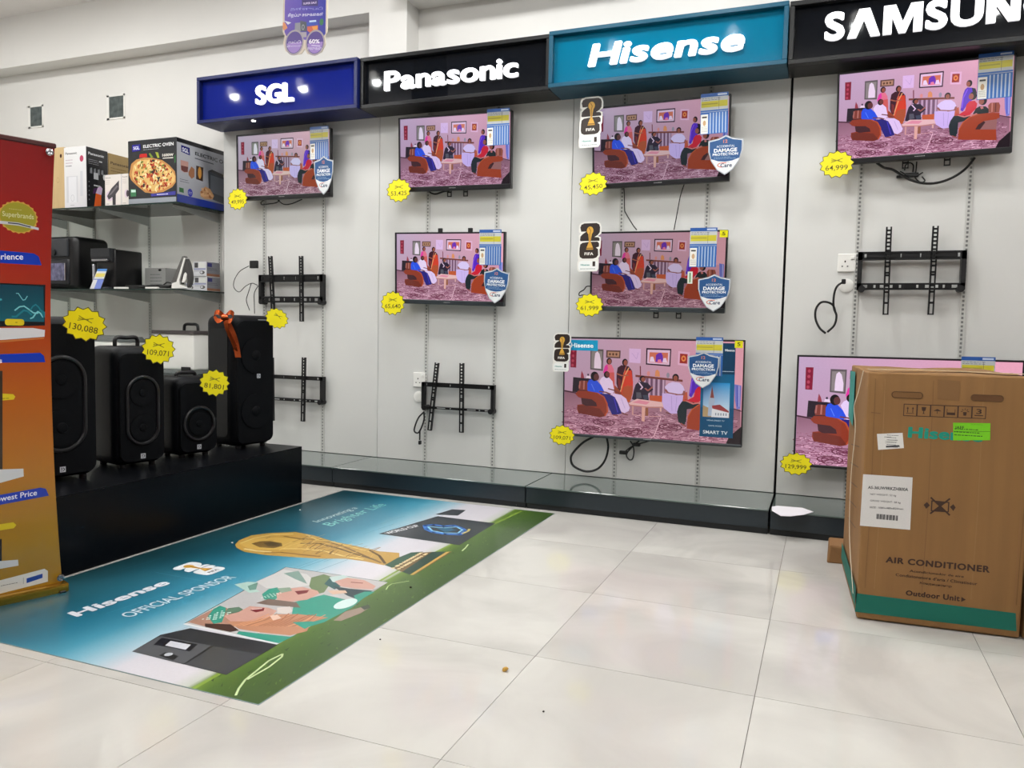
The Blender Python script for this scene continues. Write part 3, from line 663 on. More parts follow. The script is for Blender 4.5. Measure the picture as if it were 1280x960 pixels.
T['pan2'] = tv([-2.0728, 1.2893, 0.7154, 0.421, -0.0061, 0.0618, -0.0217], 4.148, 'television under the Panasonic one, with two black mount tabs on top', (.94, .88, .96), tab_top=(-.065, .13), painted_sheen=True, spec_right=.02)
T['his1'] = tv([-0.8549, 1.9261, 0.7213, 0.4273, 0.0008, 0.0676, 0.0104], 4.148, 'top television of three under the teal sign, dim picture', (.62, .62, .70))
T['his2'] = tv([-0.8481, 1.2603, 0.7207, 0.4231, 0.0, 0.0554, -0.0115], 4.148, 'middle television of three under the teal sign, yellow sticker at its corner', (.60, .55, .56), painted_sheen=True, tabs=(.0, .12), spec_right=.053)
T['his3'] = tv([-0.8647, 0.6321, 0.9701, 0.5521, -0.0087, 0.0381, 0.0028], 4.148, 'wide bottom television under the teal sign, with a blue SMART TV strip', (.80, .68, .72), chin=.014, side=.006, painted_sheen=True, spec_right=.108)
T['sam1'] = tv([0.3689, 1.9876, 0.7357, 0.4313, 0.008, 0.0516, 0.0191], 4.148, 'television with vivid pink picture right under the SAMSUNG sign', (1.0, .86, 1.02), tabs=(-.06, .115))
T['sam2'] = tv([0.357, 0.5655, 0.97, 0.556, 0.0, 0.01, 0.003], 4.148, 'large television low on the right, mostly hidden by the cardboard air conditioner box', (1.0, .86, 1.02), chin=.012, side=.009, spec_right=.118)
def on_tv(t, a, name, x, z, ux=1, off=.0008, m=None, label=None):
    return a.build(name, m or attr_mat('backlit_film', 0.3, grain=0.03), t, (x, -off, z), (ux, 0, 0), (0, 0, ux), (0, -1, 0), label=label)
# yellow corner stickers, brand strip and advert strip on the screens
a = Art(); a.rect(0, 0, .04, .036, (226, 220, 20)); a.text('5', (.012, .01, .028, .028), (60, 60, 20), .02)
on_tv(T['his2'], a, 'corner_sticker', .32, .385, label='yellow corner sticker')
on_tv(T['his3'], a, 'corner_sticker', .435, .512, label='yellow corner sticker')
a = Art(); a.rect(0, 0, .026, .062, (220, 226, 214)); a.rect(.010, .006, .016, .056, (60, 130, 60)); on_tv(T['his2'], a, 'energy_sticker', .165, .15, label='white sticker with a green bar')
a = Art(); a.rect(0, 0, .165, .058, (20, 150, 196)); a.text('Hisense', (.012, .016, .14, .041), (245, 250, 252), .03)
on_tv(T['his3'], a, 'brand_strip', -.452, .478, label='light blue strip with the word Hisense')
a = Art()
a.rect(0, 0, .17, .49, (8, 78, 118)); a.rect(0, .30, .17, .49, (6, 58, 92)); a.rect(0, .155, .17, .33, (10, 96, 140))
a.poly([(.014, .105), (.148, .105), (.148, .285), (.014, .285)], [(190, 214, 226), (214, 232, 240), (30, 150, 214), (16, 130, 206)])
a.poly([(.014, .105), (.148, .105), (.148, .13), (.10, .14), (.05, .15), (.014, .165)], (176, 150, 110)); a.poly([(.04, .11), (.06, .11), (.074, .19), (.066, .235), (.058, .26), (.05, .235), (.044, .19)], (168, 182, 206)); a.poly([(.05, .205), (.058, .27), (.070, .205)], (140, 70, 66)); a.poly([(.058, .105), (.146, .105), (.146, .14), (.09, .165), (.062, .165)], (226, 228, 234)); a.poly([(.06, .165), (.10, .172), (.146, .14), (.146, .132), (.062, .150)], (150, 56, 60))
for k in range(5): a.rect(.078+k*.013, .115, .083+k*.013, .128, (120, 130, 150))
a.text('VIDAA SMART TV', (.035, .084, .125, .091), (225, 238, 245)); a.text('GAME MODE', (.045, .056, .112, .063), (225, 238, 245)); a.text('SMART TV', (.018, .016, .142, .034), (238, 244, 248), .012)
a.text('Hisense', (.118, .448, .166, .460), (238, 244, 248), .02); a.greek(.10, .34, .165, .35, 1, (220, 230, 240), seed=2)
on_tv(T['his3'], a, 'advert_strip', .27, .045, off=.0006, label='tall blue advertising strip reading SMART TV')

# ================================================================ starburst price tags
def star_pts(w, h, n=13, rot=0):
    return [((w/2)*(1.0 if k % 2 == 0 else .84)*math.cos(rot+PI*k/n), (h/2)*(1.0 if k % 2 == 0 else .84)*math.sin(rot+PI*k/n)) for k in range(2*n)]
def tag(x, y, z, w, h, price, label, yawr=0.0, tilt=0.0, lean=0.0):
    # cards on the speakers are held by a small clear tab running back to the cabinet
    t = thing('price_tag', label, 'price tag', (x, y, z), Euler((lean, tilt, yawr), 'YXZ').to_quaternion().to_euler(), 'yellow starburst price tags')
    a = Art(); a.poly(star_pts(w, h, 13, .1), (66, 60, 14)); a.poly(star_pts(w*.95, h*.94, 13, .1), (240, 226, 8))
    iw, ih = w*.5, h*.16
    a.line([(-iw*.3, h*.2), (iw*.3, h*.07)], h*.018, (90, 84, 20)); a.line([(-iw*.32, h*.07), (iw*.32, h*.2)], h*.018, (90, 84, 20)); a.greek(-iw*.3, h*.08, iw*.3, h*.19, 1, (130, 120, 20), fill=.6, seed=3)
    if price: a.text(price, (-w*.31, -h*.23, w*.31, -h*.03), (60, 56, 16), .004)
    B().prism(star_pts(w*.985, h*.985, 13, .1), 'y', 0, .002).done('card', mat('tag_card', (228, 208, 16), 0.5), t)
    if yawr: B().box(-.012, .012, .002, .10 if not price else (.15 if '130' in price else .115), -.01, .01, .001, 1).done('tab', M_blackpl, t)
    a.build('printed_front', PRINT(), t, (0, -.0003, 0), (1, 0, 0), (0, 0, 1), (0, -1, 0))
    return t
def wtag(pt, w, h, price, label, y=4.13, **k): tag(pt[0], y, pt[1], w, h, price, label, **k)
wtag([(-3.597, 1.753)][0], .165, .145, '49,995', 'yellow starburst price tag at the corner of the leftmost television')
wtag([(-2.397, 1.753)][0], .172, .145, '53,425', 'yellow starburst price tag 53,425 at the corner of the television under the Panasonic sign')
wtag([(-2.43, 1.085)][0], .172, .150, '65,640', 'yellow starburst price tag 65,640 on the second television of the Panasonic bay')
wtag([(-1.2, 1.731)][0], .165, .130, '45,450', 'yellow starburst price tag 45,450 on the top television under the teal sign', tilt=-.06)
wtag([(-1.202, 1.081)][0], .163, .132, '61,999', 'yellow starburst price tag 61,999 on the middle television under the teal sign')
wtag([(-1.341, 0.359)][0], .155, .118, '109,071', 'yellow starburst price tag 109,071 on the wide bottom television under the teal sign')
wtag([(0.011, 1.763)][0], .160, .135, '64,999', 'yellow starburst price tag 64,999 on the television under the SAMSUNG sign')
wtag([(-0.112, 0.298)][0], .158, .118, '129,999', 'yellow starburst price tag 129,999 on the large television behind the cardboard box')
p = [(-2.633, 0.924)][0]; tag(p[0], 2.18, p[1], .165, .135, '130,088', 'yellow starburst price tag 130,088 on the tall speaker beside the red banner', yawr=.55, tilt=.2)
p = [(-2.668, 0.822)][0]; tag(p[0], 2.57, p[1], .140, .135, '109,071', 'yellow starburst price tag 109,071 on the speaker with a top handle', yawr=.6, tilt=.08)
p = [(-2.647, 0.661)][0]; tag(p[0], 2.88, p[1], .140, .132, '81,801', 'yellow starburst price tag 81,801 on the shortest speaker', yawr=.6, tilt=.12)
p = [(-2.616, 0.972)][0]; tag(p[0], 3.29, p[1], .125, .105, '', 'small yellow starburst price tag on the tallest speaker beside the orange bow', yawr=.9, tilt=.5)

# ================================================================ shield cards and trophy cards
def shield(p, w, label, y=4.115, h=None, tilt=0.0):
    h = h or w*1.18
    t = thing('shield_card', label, 'promo card', (p[0], y, p[1]), (0, tilt, 0), 'damage protection shield cards')
    out = [(0, .5), (.2, .42), (.5, .37), (.49, .1), (.4, -.15), (.22, -.38), (0, -.5), (-.22, -.38), (-.4, -.15), (-.49, .1), (-.5, .37), (-.2, .42)]
    S_ = lambda k: [(q[0]*w*k, q[1]*h*k) for q in out]
    B().prism(S_(1), 'y', 0, .003).done('card', mat('card_white', (205, 208, 212), .4), t)
    a = Art(); a.poly(S_(1), (170, 176, 184)); a.poly(S_(.95), (226, 228, 230))
    bl = [(0, .46), (.19, .385), (.46, .34), (.455, .1), (.40, -.09), (.2, -.15), (0, -.17), (-.2, -.15), (-.40, -.09), (-.455, .1), (-.46, .34), (-.19, .385)]
    a.poly([(q[0]*w, q[1]*h) for q in bl], (24, 78, 134))
    a.text('12', (-.07*w, .30*h, .05*w, .38*h), (220, 130, 90), .02)
    a.text('ACCIDENTAL', (-.26*w, .19*h, .26*w, .245*h), (225, 232, 240), .01); a.text('DAMAGE', (-.33*w, .07*h, .33*w, .165*h), (245, 248, 250), .035); a.text('PROTECTION', (-.36*w, -.015*h, .36*w, .05*h), (245, 248, 250), .025)
    a.greek(-.32*w, -.11*h, .32*w, -.04*h, 2, (150, 180, 210), seed=4)
    a.text('Care', (-.13*w, -.31*h, .2*w, -.21*h), (40, 60, 90), .03); a.line(ell(-.06*w, -.25*h, .15*w, .055*h, 14)[2:11], w*.02, (214, 90, 60)); a.greek(0, -.2*h, .16*w, -.17*h, 1, (120, 130, 150), seed=8)
    a.build('printed_front', PRINT(), t, (0, -.0004, 0), (1, 0, 0), (0, 0, 1), (0, -1, 0))
shield([(-2.92, 1.867)][0], .14, 'blue shield-shaped card on the leftmost television', h=.235)
shield([(-1.752, 1.187)][0], .155, 'blue shield-shaped card at the right of the second Panasonic-bay television', h=.2, tilt=.06)
shield([(-0.511, 1.838)][0], .172, 'blue shield-shaped card on the top television under the teal sign', h=.198)
shield([(-0.542, 1.147)][0], .163, 'blue shield-shaped card on the middle television under the teal sign', h=.19)
shield([(-0.581, 0.751)][0], .160, 'blue shield-shaped card on the wide bottom television, over its blue strip', h=.188)
def cup26(a, X, Y, k, dark, light, cup=True):
    """26 emblem with trophy, drawn about (X,Y); k = size of one drawing unit"""
    f = lambda pts: [(X+(p[0]-207)*k, Y-(p[1]-245)*k) for p in pts]
    two = [(143, 158), (150, 140), (170, 131), (252, 131), (270, 140), (276, 158), (275, 190), (262, 208), (240, 220), (266, 222), (274, 230), (275, 245), (147, 245), (143, 238), (146, 215), (160, 200), (186, 184), (150, 184)]
    six = [(142, 290), (146, 266), (160, 256), (205, 250), (262, 250), (272, 262), (272, 282), (252, 288), (266, 298), (268, 336), (256, 352), (236, 358), (164, 358), (146, 348), (141, 330)]
    a.poly(f(two), dark); a.poly(f(six), dark)
    g = (212, 162, 60); gd = (140, 96, 28)
    a.poly(f(ell(210, 178, 22, 26, 16)), g); a.poly(f([(198, 196), (224, 196), (218, 226), (216, 250), (230, 284), (234, 300), (186, 300), (190, 284), (204, 250), (202, 226)]), g)
    a.line(f([(202, 160), (214, 180), (208, 205), (212, 245)]), 5*k, gd); a.line(f([(190, 292), (232, 292)]), 8*k, gd)
    a.text('FIFA', f([(176, 336), (236, 336), (236, 318), (176, 318)]), light, .03)
def trophy_card(p, w, label, y=4.118):
    k = w/150.0
    t = thing('trophy_card', label, 'promo card', (p[0], y, p[1]), (0, 0, 0), 'trophy cards at the left of the teal bay televisions')
    f = lambda pts: [((q[0]-207)*k, -(q[1]-285)*k) for q in pts]
    out = [(133, 150), (142, 132), (166, 121), (256, 121), (278, 134), (286, 158), (285, 200), (262, 214), (283, 222), (284, 252), (282, 290), (276, 300), (279, 340), (270, 358), (272, 366), (272, 425), (260, 440), (140, 442), (130, 428), (128, 385), (136, 366), (131, 350), (131, 280), (138, 256), (134, 210), (150, 196), (134, 186)]
    B().prism(f(out), 'y', 0, .003).done('card', mat('card_white', (205, 208, 212), .4), t)
    a = Art(); a.poly(f(out), (232, 230, 224)); cup26(a, 0, (285-245)*k, k, (40, 26, 20), (236, 232, 226))
    a.poly(f([(x_, y_) for x_, y_ in rrect(137, 372, 268, 436, 22)]), (238, 240, 238)); a.text('Hisense', f([(152, 404), (212, 404), (212, 392), (152, 392)]), (30, 140, 130), .03)
    a.poly(f([(232, 376), (250, 376), (250, 408), (232, 408)]), (46, 30, 24)); a.greek(*f([(150, 430)])[0], *f([(250, 418)])[0], 1, (90, 110, 106), seed=6)
    a.build('printed_front', PRINT(), t, (0, -.0004, 0), (1, 0, 0), (0, 0, 1), (0, -1, 0))
trophy_card([(-1.219, 2.052)][0], .125, 'brown and white trophy card on the top television under the teal sign')
trophy_card([(-1.209, 1.392)][0], .125, 'brown and white trophy card on the middle television under the teal sign')
trophy_card([(-1.351, 0.818)][0], .100, 'brown and white trophy card on the wide bottom television, smallest of the three')

# ================================================================ empty wall brackets
def bracket(label, rail_top, rail_bot, arms, round_foot=True):
    """rail_*: (xl, xr, z0, z1); arms: (xt, zt, xb, zb)"""
    xl, xr = rail_bot[0], rail_bot[1]
    t = thing('wall_bracket', label, 'bracket', ((xl+xr)/2, 4.246, rail_bot[2]), group='empty television brackets')
    for (a0, a1, z0, z1), nm in ((rail_top, 'top_rail'), (rail_bot, 'bottom_rail')):
        b = B(); L_ = a1-a0; hh = z1-z0
        b.box(a0, a1, 4.198, 4.202, z0, z0+hh*.28).box(a0, a1, 4.198, 4.202, z1-hh*.28, z1)
        slots = [(.06, .10), (.16, .18), (.22, .34), (.4, .42), (.56, .58), (.64, .76), (.8, .82), (.88, .93)] if nm == 'bottom_rail' else [(.06, .08), (.4, .41), (.58, .59), (.92, .94)]
        p = 0
        for s0, s1 in slots+[(1, 1)]:
            b.box(a0+p*L_, a0+s0*L_, 4.198, 4.202, z0+hh*.2, z1-hh*.2); p = s1
        b.box(a0, a1, 4.2, 4.225, z1-.003, z1).box(a0, a1, 4.2, 4.225, z0, z0+.003)
        b.done(nm, M_black, t, world=True)
    for x0 in (rail_top[0], rail_top[1]-.02):
        b = B(); xb = rail_bot[0] if x0 == rail_top[0] else rail_bot[1]-.02
        b.box(x0, x0+.012, 4.2, 4.246, rail_bot[2], rail_top[3]).box(x0, x0+.02, 4.198, 4.202, rail_bot[2], rail_top[3])
        b.done('side_bar', M_black, t, world=True)
    for x0 in (rail_bot[0]+.01, rail_bot[1]-.03):
        B().cyl((x0+.012, 4.19, rail_bot[2]+.004), (x0+.012, 4.246, rail_bot[2]+.004), .016).done('foot_knob', M_black, t, world=True, smooth=True)
    for xt, zt, xb, zb in arms:
        L_ = math.hypot(xt-xb, zt-zb); b = B(); wd = .026
        b.box(-wd/2, -wd/2+.007, -.002, .002, 0, L_).box(wd/2-.007, wd/2, -.002, .002, 0, L_).box(-wd/2, -wd/2+.002, 0, .014, 0, L_).box(wd/2-.002, wd/2, 0, .014, 0, L_)
        z = 0; seq = [.04, .04]; b.box(-wd/2, wd/2, -.002, .002, 0, .006)
        for g in (.052, .052, .03, .05, .012, .03): z += g; b.box(-wd/2, wd/2, -.002, .002, z, z+.010)
        z += .02
        while z < L_-.004:
            b.box(-wd/2, wd/2, -.002, .002, z, min(z+.009, L_)); z += .019
        an = math.atan2(xt-xb, zt-zb)
        bmesh.ops.transform(b.bm, matrix=Matrix.Translation((xb, 4.186, zb)) @ Matrix.Rotation(an, 4, 'Y'), verts=b.bm.verts)
        ar = b.done('arm', M_black, t, world=True)
        q = B(); xm = xb+(xt-xb)*.62
        q.box(xm-.012, xm+.012, 4.188, 4.2, rail_top[2]+.004, rail_top[3]-.004); q.done('hook', M_black, ar, world=True)
def br_tok(tl, tr, bl, br_, arms):
    (xa, za), (xb, zb) = tl; (xc, zc), (xd, zd) = bl
    return tl, bl
def mk(label, T1, B1, arms):
    # T1: 2 points (left-top, right-bottom) of the top rail; B1 same for the bottom rail
    xl, xr = T1[0][0], T1[1][0]
    bracket(label, (xl, xr, T1[1][1], T1[0][1]), (xl, xr, B1[1][1], B1[0][1]), [(a[0][0], a[0][1], a[1][0], a[1][1]) for a in arms])
mk('black wall bracket right of the white socket, under the SAMSUNG bay television', [(0.128, 1.35), (0.592, 1.31)], [(0.135, 1.199), (0.598, 1.167)], [[(0.257, 1.466), (0.261, 1.046)], [(0.455, 1.464), (0.454, 1.048)]])
mk('black wall bracket with one leaning arm, under the second Panasonic-bay television', [(-2.265, 0.613), (-1.787, 0.587)], [(-2.263, 0.467), (-1.787, 0.454)], [[(-2.157, 0.734), (-2.201, 0.323)], [(-1.993, 0.737), (-1.989, 0.324)]])
mk('black wall bracket under the leftmost television, upper of two', [(-3.486, 1.268), (-2.984, 1.221)], [(-3.487, 1.127), (-2.985, 1.087)], [[(-3.385, 1.387), (-3.362, 1.025)], [(-3.143, 1.384), (-3.137, 0.966)]])
mk('black wall bracket partly hidden by the tallest speaker, lower of two on the left', [(-3.489, 0.614), (-2.981, 0.59)], [(-3.489, 0.465), (-2.982, 0.446)], [[(-3.374, 0.727), (-3.368, 0.31)], [(-3.118, 0.736), (-3.126, 0.321)]])

# ================================================================ sockets, plates, cables
def socket(x0, x1, z0, z1, label):
    t = thing('wall_socket', label, 'socket', ((x0+x1)/2, 4.248, z0))
    B().box(x0, x1, 4.238, 4.248, z0, z1, .003, 2).done('face_plate', M_whitepl, t, world=True)
    b = B(); cx, cz = (x0+x1)/2-.008, (z0+z1)/2-.006; s = (z1-z0)/.09
    b.box(cx-.003*s, cx+.003*s, 4.2372, 4.2385, cz+.008*s, cz+.017*s).box(cx-.016*s, cx-.009*s, 4.2372, 4.2385, cz-.014*s, cz-.009*s).box(cx+.009*s, cx+.016*s, 4.2372, 4.2385, cz-.014*s, cz-.009*s)
    b.done('pin_holes', M_dark, t, world=True)
    B().box(x1-.026, x1-.008, 4.232, 4.239, z1-.028, z1-.012, .002, 1).done('switch', M_whitepl, t, world=True)
socket(.037, .121, 1.258, 1.346, 'white wall socket left of the bracket in the SAMSUNG bay')
socket(-2.345, -2.262, .578, .668, 'white wall socket half behind the bracket in the Panasonic bay')
q = [(0.082, 1.19), (-2.171, 0.388), (-2.308, 0.518)]
for (x, z), lb in ((q[0], 'round white cable plate under the SAMSUNG bay socket'), (q[2], 'round white cable plate under the Panasonic bay socket')):
    b = B().lathe([(0.034, 4.248), (.034, 4.243), (.030, 4.241), (.012, 4.241)], (x, 0, z), 24, 'y')
    simple('cable_plate', lb, 'cable plate', b, M_whitepl, (x, 4.248, z), smooth=True)
def cable(label, runs, r=.004, y=4.2, plug=None, group=None):
    b = B()
    for k, run in enumerate(runs):
        pts = [(p[0], y-(0.004*((i+k) % 2)), p[1]) for i, p in enumerate(run)]
        b.tube(pts, r, 6)
    if plug: 
        for (x, z), (dx, dz) in plug: b.box(x-dx, x+dx, y-.012, y+.01, z-dz, z+dz, .003, 1)
    return simple('power_cable', label, 'cable', b, M_cable, group=group, smooth=True)
cable('black cable looped under the leftmost television', [[(-3.468, 1.735), (-3.454, 1.722), (-3.402, 1.726), (-3.344, 1.73), (-3.322, 1.746), (-3.373, 1.758), (-3.432, 1.756), (-3.468, 1.735)], [(-3.329, 1.747), (-3.286, 1.719), (-3.221, 1.719), (-3.143, 1.744)]], .0035)
cable('black cable hanging just under the Panasonic sign television', [[(-2.234, 1.757), (-2.216, 1.741), (-2.185, 1.734), (-2.132, 1.745), (-2.097, 1.748)]], .005)
cable('thin black cable running down left between the top and middle teal-bay televisions', [[(-1.049, 1.718), (-1.044, 1.682), (-1.041, 1.602), (-1.032, 1.578), (-0.993, 1.516), (-0.97, 1.488)]], .003)
cable('thin black cable running down right between the top and middle teal-bay televisions', [[(-0.726, 1.718), (-0.742, 1.661), (-0.753, 1.599), (-0.764, 1.521), (-0.771, 1.482)]], .003)
cable('black cable bend at the left edge of the middle teal-bay television', [[(-1.216, 1.187), (-1.241, 1.186), (-1.258, 1.168), (-1.281, 1.153), (-1.283, 1.136), (-1.262, 1.14)]], .003)
cable('thick black cable loop hanging under the wide bottom television', [[(-1.181, 0.352), (-1.238, 0.317), (-1.293, 0.258), (-1.307, 0.222), (-1.29, 0.179), (-1.218, 0.156), (-1.153, 0.174), (-1.109, 0.228), (-1.094, 0.298), (-1.104, 0.361)]], .0065)
cable('tangled black cable and plug right of the loop under the wide bottom television', [[(-0.864, 0.353), (-0.911, 0.336), (-0.964, 0.312), (-1.007, 0.275)], [(-0.97, 0.346), (-0.954, 0.318), (-0.948, 0.28), (-0.957, 0.245), (-0.976, 0.244), (-0.989, 0.272), (-0.949, 0.323), (-0.921, 0.349)]], .004, plug=[([(-1.007, 0.278)][0], (.022, .010)), ([(-0.935, 0.327)][0], (.02, .009))])
cable('thick black cable slung under the television below the SAMSUNG sign', [[(0.189, 1.775), (0.222, 1.75), (0.261, 1.738), (0.3, 1.71), (0.346, 1.683), (0.406, 1.665), (0.464, 1.669), (0.52, 1.69), (0.568, 1.727), (0.601, 1.773)]], .006, y=4.205)
cable('tangled thin black cable hanging under the SAMSUNG-bay television', [[(0.314, 1.737), (0.317, 1.76), (0.335, 1.772), (0.35, 1.758), (0.35, 1.727)], [(0.364, 1.775), (0.363, 1.734), (0.36, 1.702), (0.384, 1.678), (0.403, 1.683), (0.39, 1.704)], [(0.295, 1.734), (0.323, 1.716), (0.36, 1.706), (0.393, 1.723)]], .003, y=4.232, plug=[([(0.308, 1.708)][0], (.028, .006)), ([(0.345, 1.713)][0], (.03, .010))])
cable('black cable curled below the SAMSUNG bay socket, with bare red end', [[(0.068, 1.207), (0.041, 1.186), (0.029, 1.154), (0.026, 1.108), (0.031, 1.071), (0.043, 1.039), (0.035, 0.993), (0.004, 0.958)], [(0.038, 1.053), (0.025, 1.09), (-0.003, 1.106), (-0.033, 1.103), (-0.053, 1.071), (-0.053, 1.024), (-0.032, 0.978), (-0.003, 0.952)]], .0055, plug=[([(0.068, 1.207)][0], (.010, .012))])
cable('black cable looped from the Panasonic bay bracket, red plug tip', [[(-2.245, 0.433), (-2.28, 0.396), (-2.306, 0.343), (-2.308, 0.31), (-2.285, 0.301), (-2.26, 0.336), (-2.245, 0.388), (-2.245, 0.428)], [(-2.271, 0.32), (-2.273, 0.284), (-2.271, 0.258)]], .005, plug=[([(-2.271, 0.243)][0], (.007, .012))])
cable('thin grey cable and black plug left of the upper left bracket', [[(-3.566, 1.327), (-3.638, 1.292), (-3.687, 1.235), (-3.687, 1.185), (-3.647, 1.156), (-3.593, 1.192), (-3.543, 1.213), (-3.495, 1.201)], [(-3.543, 1.213), (-3.572, 1.149), (-3.584, 1.099), (-3.561, 1.034)], [(-3.49, 1.198), (-3.518, 1.149), (-3.522, 1.085), (-3.517, 1.013)]], .0025, plug=[([(-3.523, 1.336)][0], (.030, .025))])
# ================================================================ low display platforms along the wall
M_base = mat('platform_front', (34, 43, 49), 0.32, var=0.04)
M_gltop = mat('platform_glass', (88, 101, 97), 0.09, var=0.04, coat=0.6)
PL = [(-3.83, -2.643, 'low dark display platform with glass top, leftmost, running behind the black plinth'),
      (-2.640, -1.436, 'low dark display platform with glass top under the Panasonic bay'),
      (-1.432, -0.215, 'low dark display platform with glass top under the teal bay'),
      (-0.207, 1.0, 'low dark display platform with a white paper on it, running behind the cardboard box'),
      (1.003, 2.2, 'low dark display platform beyond the right edge of the frame')]
for x0, x1, lb in PL:
    t = thing('display_platform', lb, 'platform', ((x0+x1)/2, 4.03, 0), group='display platforms along the wall')
    B().box(x0+.001, x1-.001, 3.835, 4.245, .0, .028).done('kickboard', mat('kick', (22, 26, 29), .4), t, world=True)
    B().box(x0+.001, x1-.001, 3.82, 4.246, .030, .111, .001, 1).done('body', M_base, t, world=True)
    B().box(x0+.001, x1-.001, 3.816, 4.247, .112, .119, .001, 1).done('glass_top', M_gltop, t, world=True)
b = B().prism([(-0.205, 3.893), (-0.181, 3.925), (-0.069, 3.933), (-0.019, 3.866), (-0.059, 3.784), (-0.115, 3.721), (-0.155, 3.709), (-0.199, 3.803)], 'z', .1195, .1215)
simple('paper_sheet', 'curled white paper offcut lying on the platform left of the cardboard box', 'paper', b, mat('paper_white', (238, 236, 242), .6, var=.02))

# ================================================================ black plinth and party speakers
b = B().box(-3.12, -2.55, 1.95, 3.413, 0.0, 0.298, .002, 1)
t = thing('plinth', 'long glossy black plinth carrying the four speakers', 'plinth', (-2.83, 2.68, 0))
b.done('body', mat('plinth_black', (6, 9, 14), .25, var=.1, spec=.15), t, world=True)
B().box(-3.12, -2.55, 1.95, 3.413, .2985, .3, .0005, 1).done('top_panel', mat('plinth_top', (10, 12, 16), .3, spec=.2), t, world=True)
TH = 1.338
def speaker(far, w, d, h, label, kind):
    dx, dy = math.cos(TH), math.sin(TH)
    near = (far[0]-dx*w, far[1]-dy*w)
    loc = (far[0]-dx*w/2-math.sin(TH)*d/2, far[1]-dy*w/2+math.cos(TH)*d/2, .3)
    t = thing('party_speaker', label, 'speaker', loc, (0, 0, TH), 'black speakers on the plinth')
    mc = mat('speaker_shell', (8, 10, 14), .42, var=.08, bump=.25, bscale=500, spec=.15); mg = mat('speaker_grille', (6, 8, 12), .55, spec=.12, var=.25, nscale=(300, 300, 300), bump=.5, bscale=900); mr = mat('speaker_ring', (17, 17, 20), .35)
    bv = .045 if kind != 'slim' else .03
    B().box(-w/2, w/2, -d/2+.012, d/2, .012, h, bv, 5).done('cabinet', mc, t, smooth=True)
    b = B(); g = .018
    b.prism(rrect(-w/2+g, .03, w/2-g, h-.03, .035), 'y', -d/2+.002, -d/2+.03); gr_ = b.done('grille', mg, t)
    rw = w*.30
    if kind == 'round': cen = [(0, h*.42)]; ring = ell(0, h*.42, rw*1.15, rw*1.15, 36)
    elif kind == 'tall': cen = [(0, h*.70), (0, h*.28)]; ring = None
    else:
        cen = [(0, h*.62), (0, h*.33)]
        rr_ = rw; ring = [(rr_*math.cos(a), (h*.62 if 0 <= a <= PI else h*.33)+rr_*math.sin(a)) for a in [2*PI*k/40 for k in range(40)]]
    if ring:
        B().tube([(p[0], -d/2, p[1]) for p in ring], .008, 8, closed=True, smooth=False).done('light_ring', mr, gr_, smooth=True)
    for cx, cz in cen:
        rr_ = rw*.82 if ring else w*.36
        B().lathe([(rr_, -d/2+.002), (rr_, -d/2-.003), (rr_*.85, -d/2-.004), (rr_*.3, -d/2-.001), (rr_*.25, -d/2-.005), (.001, -d/2-.007)], (cx, 0, cz), 28, 'y').done('driver', mg, gr_, smooth=True)
    for sx in (-1, 1):
        for sy in (-1, 1): B().cyl((sx*(w/2-.05), sy*(d/2-.05), 0), (sx*(w/2-.05), sy*(d/2-.05), .014), .014).done('foot', M_blackpl, t)
    a = Art(); a.rect(-.011, -.011, .011, .011, (188, 192, 198)); a.text('!', (-.006, -.008, -.002, .008), (20, 20, 24), .03); a.line([(.002, -.006), (.007, 0), (.002, .006)], .003, (20, 20, 24))
    a.build('badge', PRINT(), gr_, (0.015 if kind == 'tall' else 0, -d/2-.0005 if kind == 'tall' else -d/2+.0012, h*.545 if kind == 'tall' else .05), (1, 0, 0), (0, 0, 1), (0, -1, 0), label='small pale badge')
    a = Art(); a.rect(0, 0, w*.35, .004, (150, 154, 160))
    a.build('control_strip', PRINT(), t, (w*.05, -d/2+.0005, h-.024), (1, 0, 0), (0, 0, 1), (0, -1, 0))
    if kind in ('handled', 'round'):
        b = B(); hz = h+.035 if kind == 'handled' else h+.012
        b.tube([(-w*.22, 0, h-.01), (-w*.20, 0, hz), (0, 0, hz+.002), (w*.20, 0, hz), (w*.22, 0, h-.01)], .009, 8); b.done('handle', M_blackpl, t, smooth=True)
    if kind == 'tall':
        B().prism(rrect(-d/2+.06, .06, d/2-.05, h-.07, .03), 'x', -w/2-.004, -w/2+.01).done('side_panel', mat('speaker_side', (13, 15, 18), .5, spec=.3), t)
    return t
speaker((-2.736, 2.333), .30, .32, .652, 'tall black speaker beside the red banner, nearest of the four on the plinth', 'stadium')
speaker((-2.739, 2.690), .235, .26, .530, 'black speaker with a top carrying handle and oval ring, second from the banner', 'handled')
speaker((-2.729, 3.006), .225, .22, .385, 'shortest black speaker, with one round driver ring', 'round')
S4 = speaker((-2.693, 3.381), .250, .26, .685, 'tallest black speaker with an orange ribbon bow, at the far end of the plinth', 'tall')
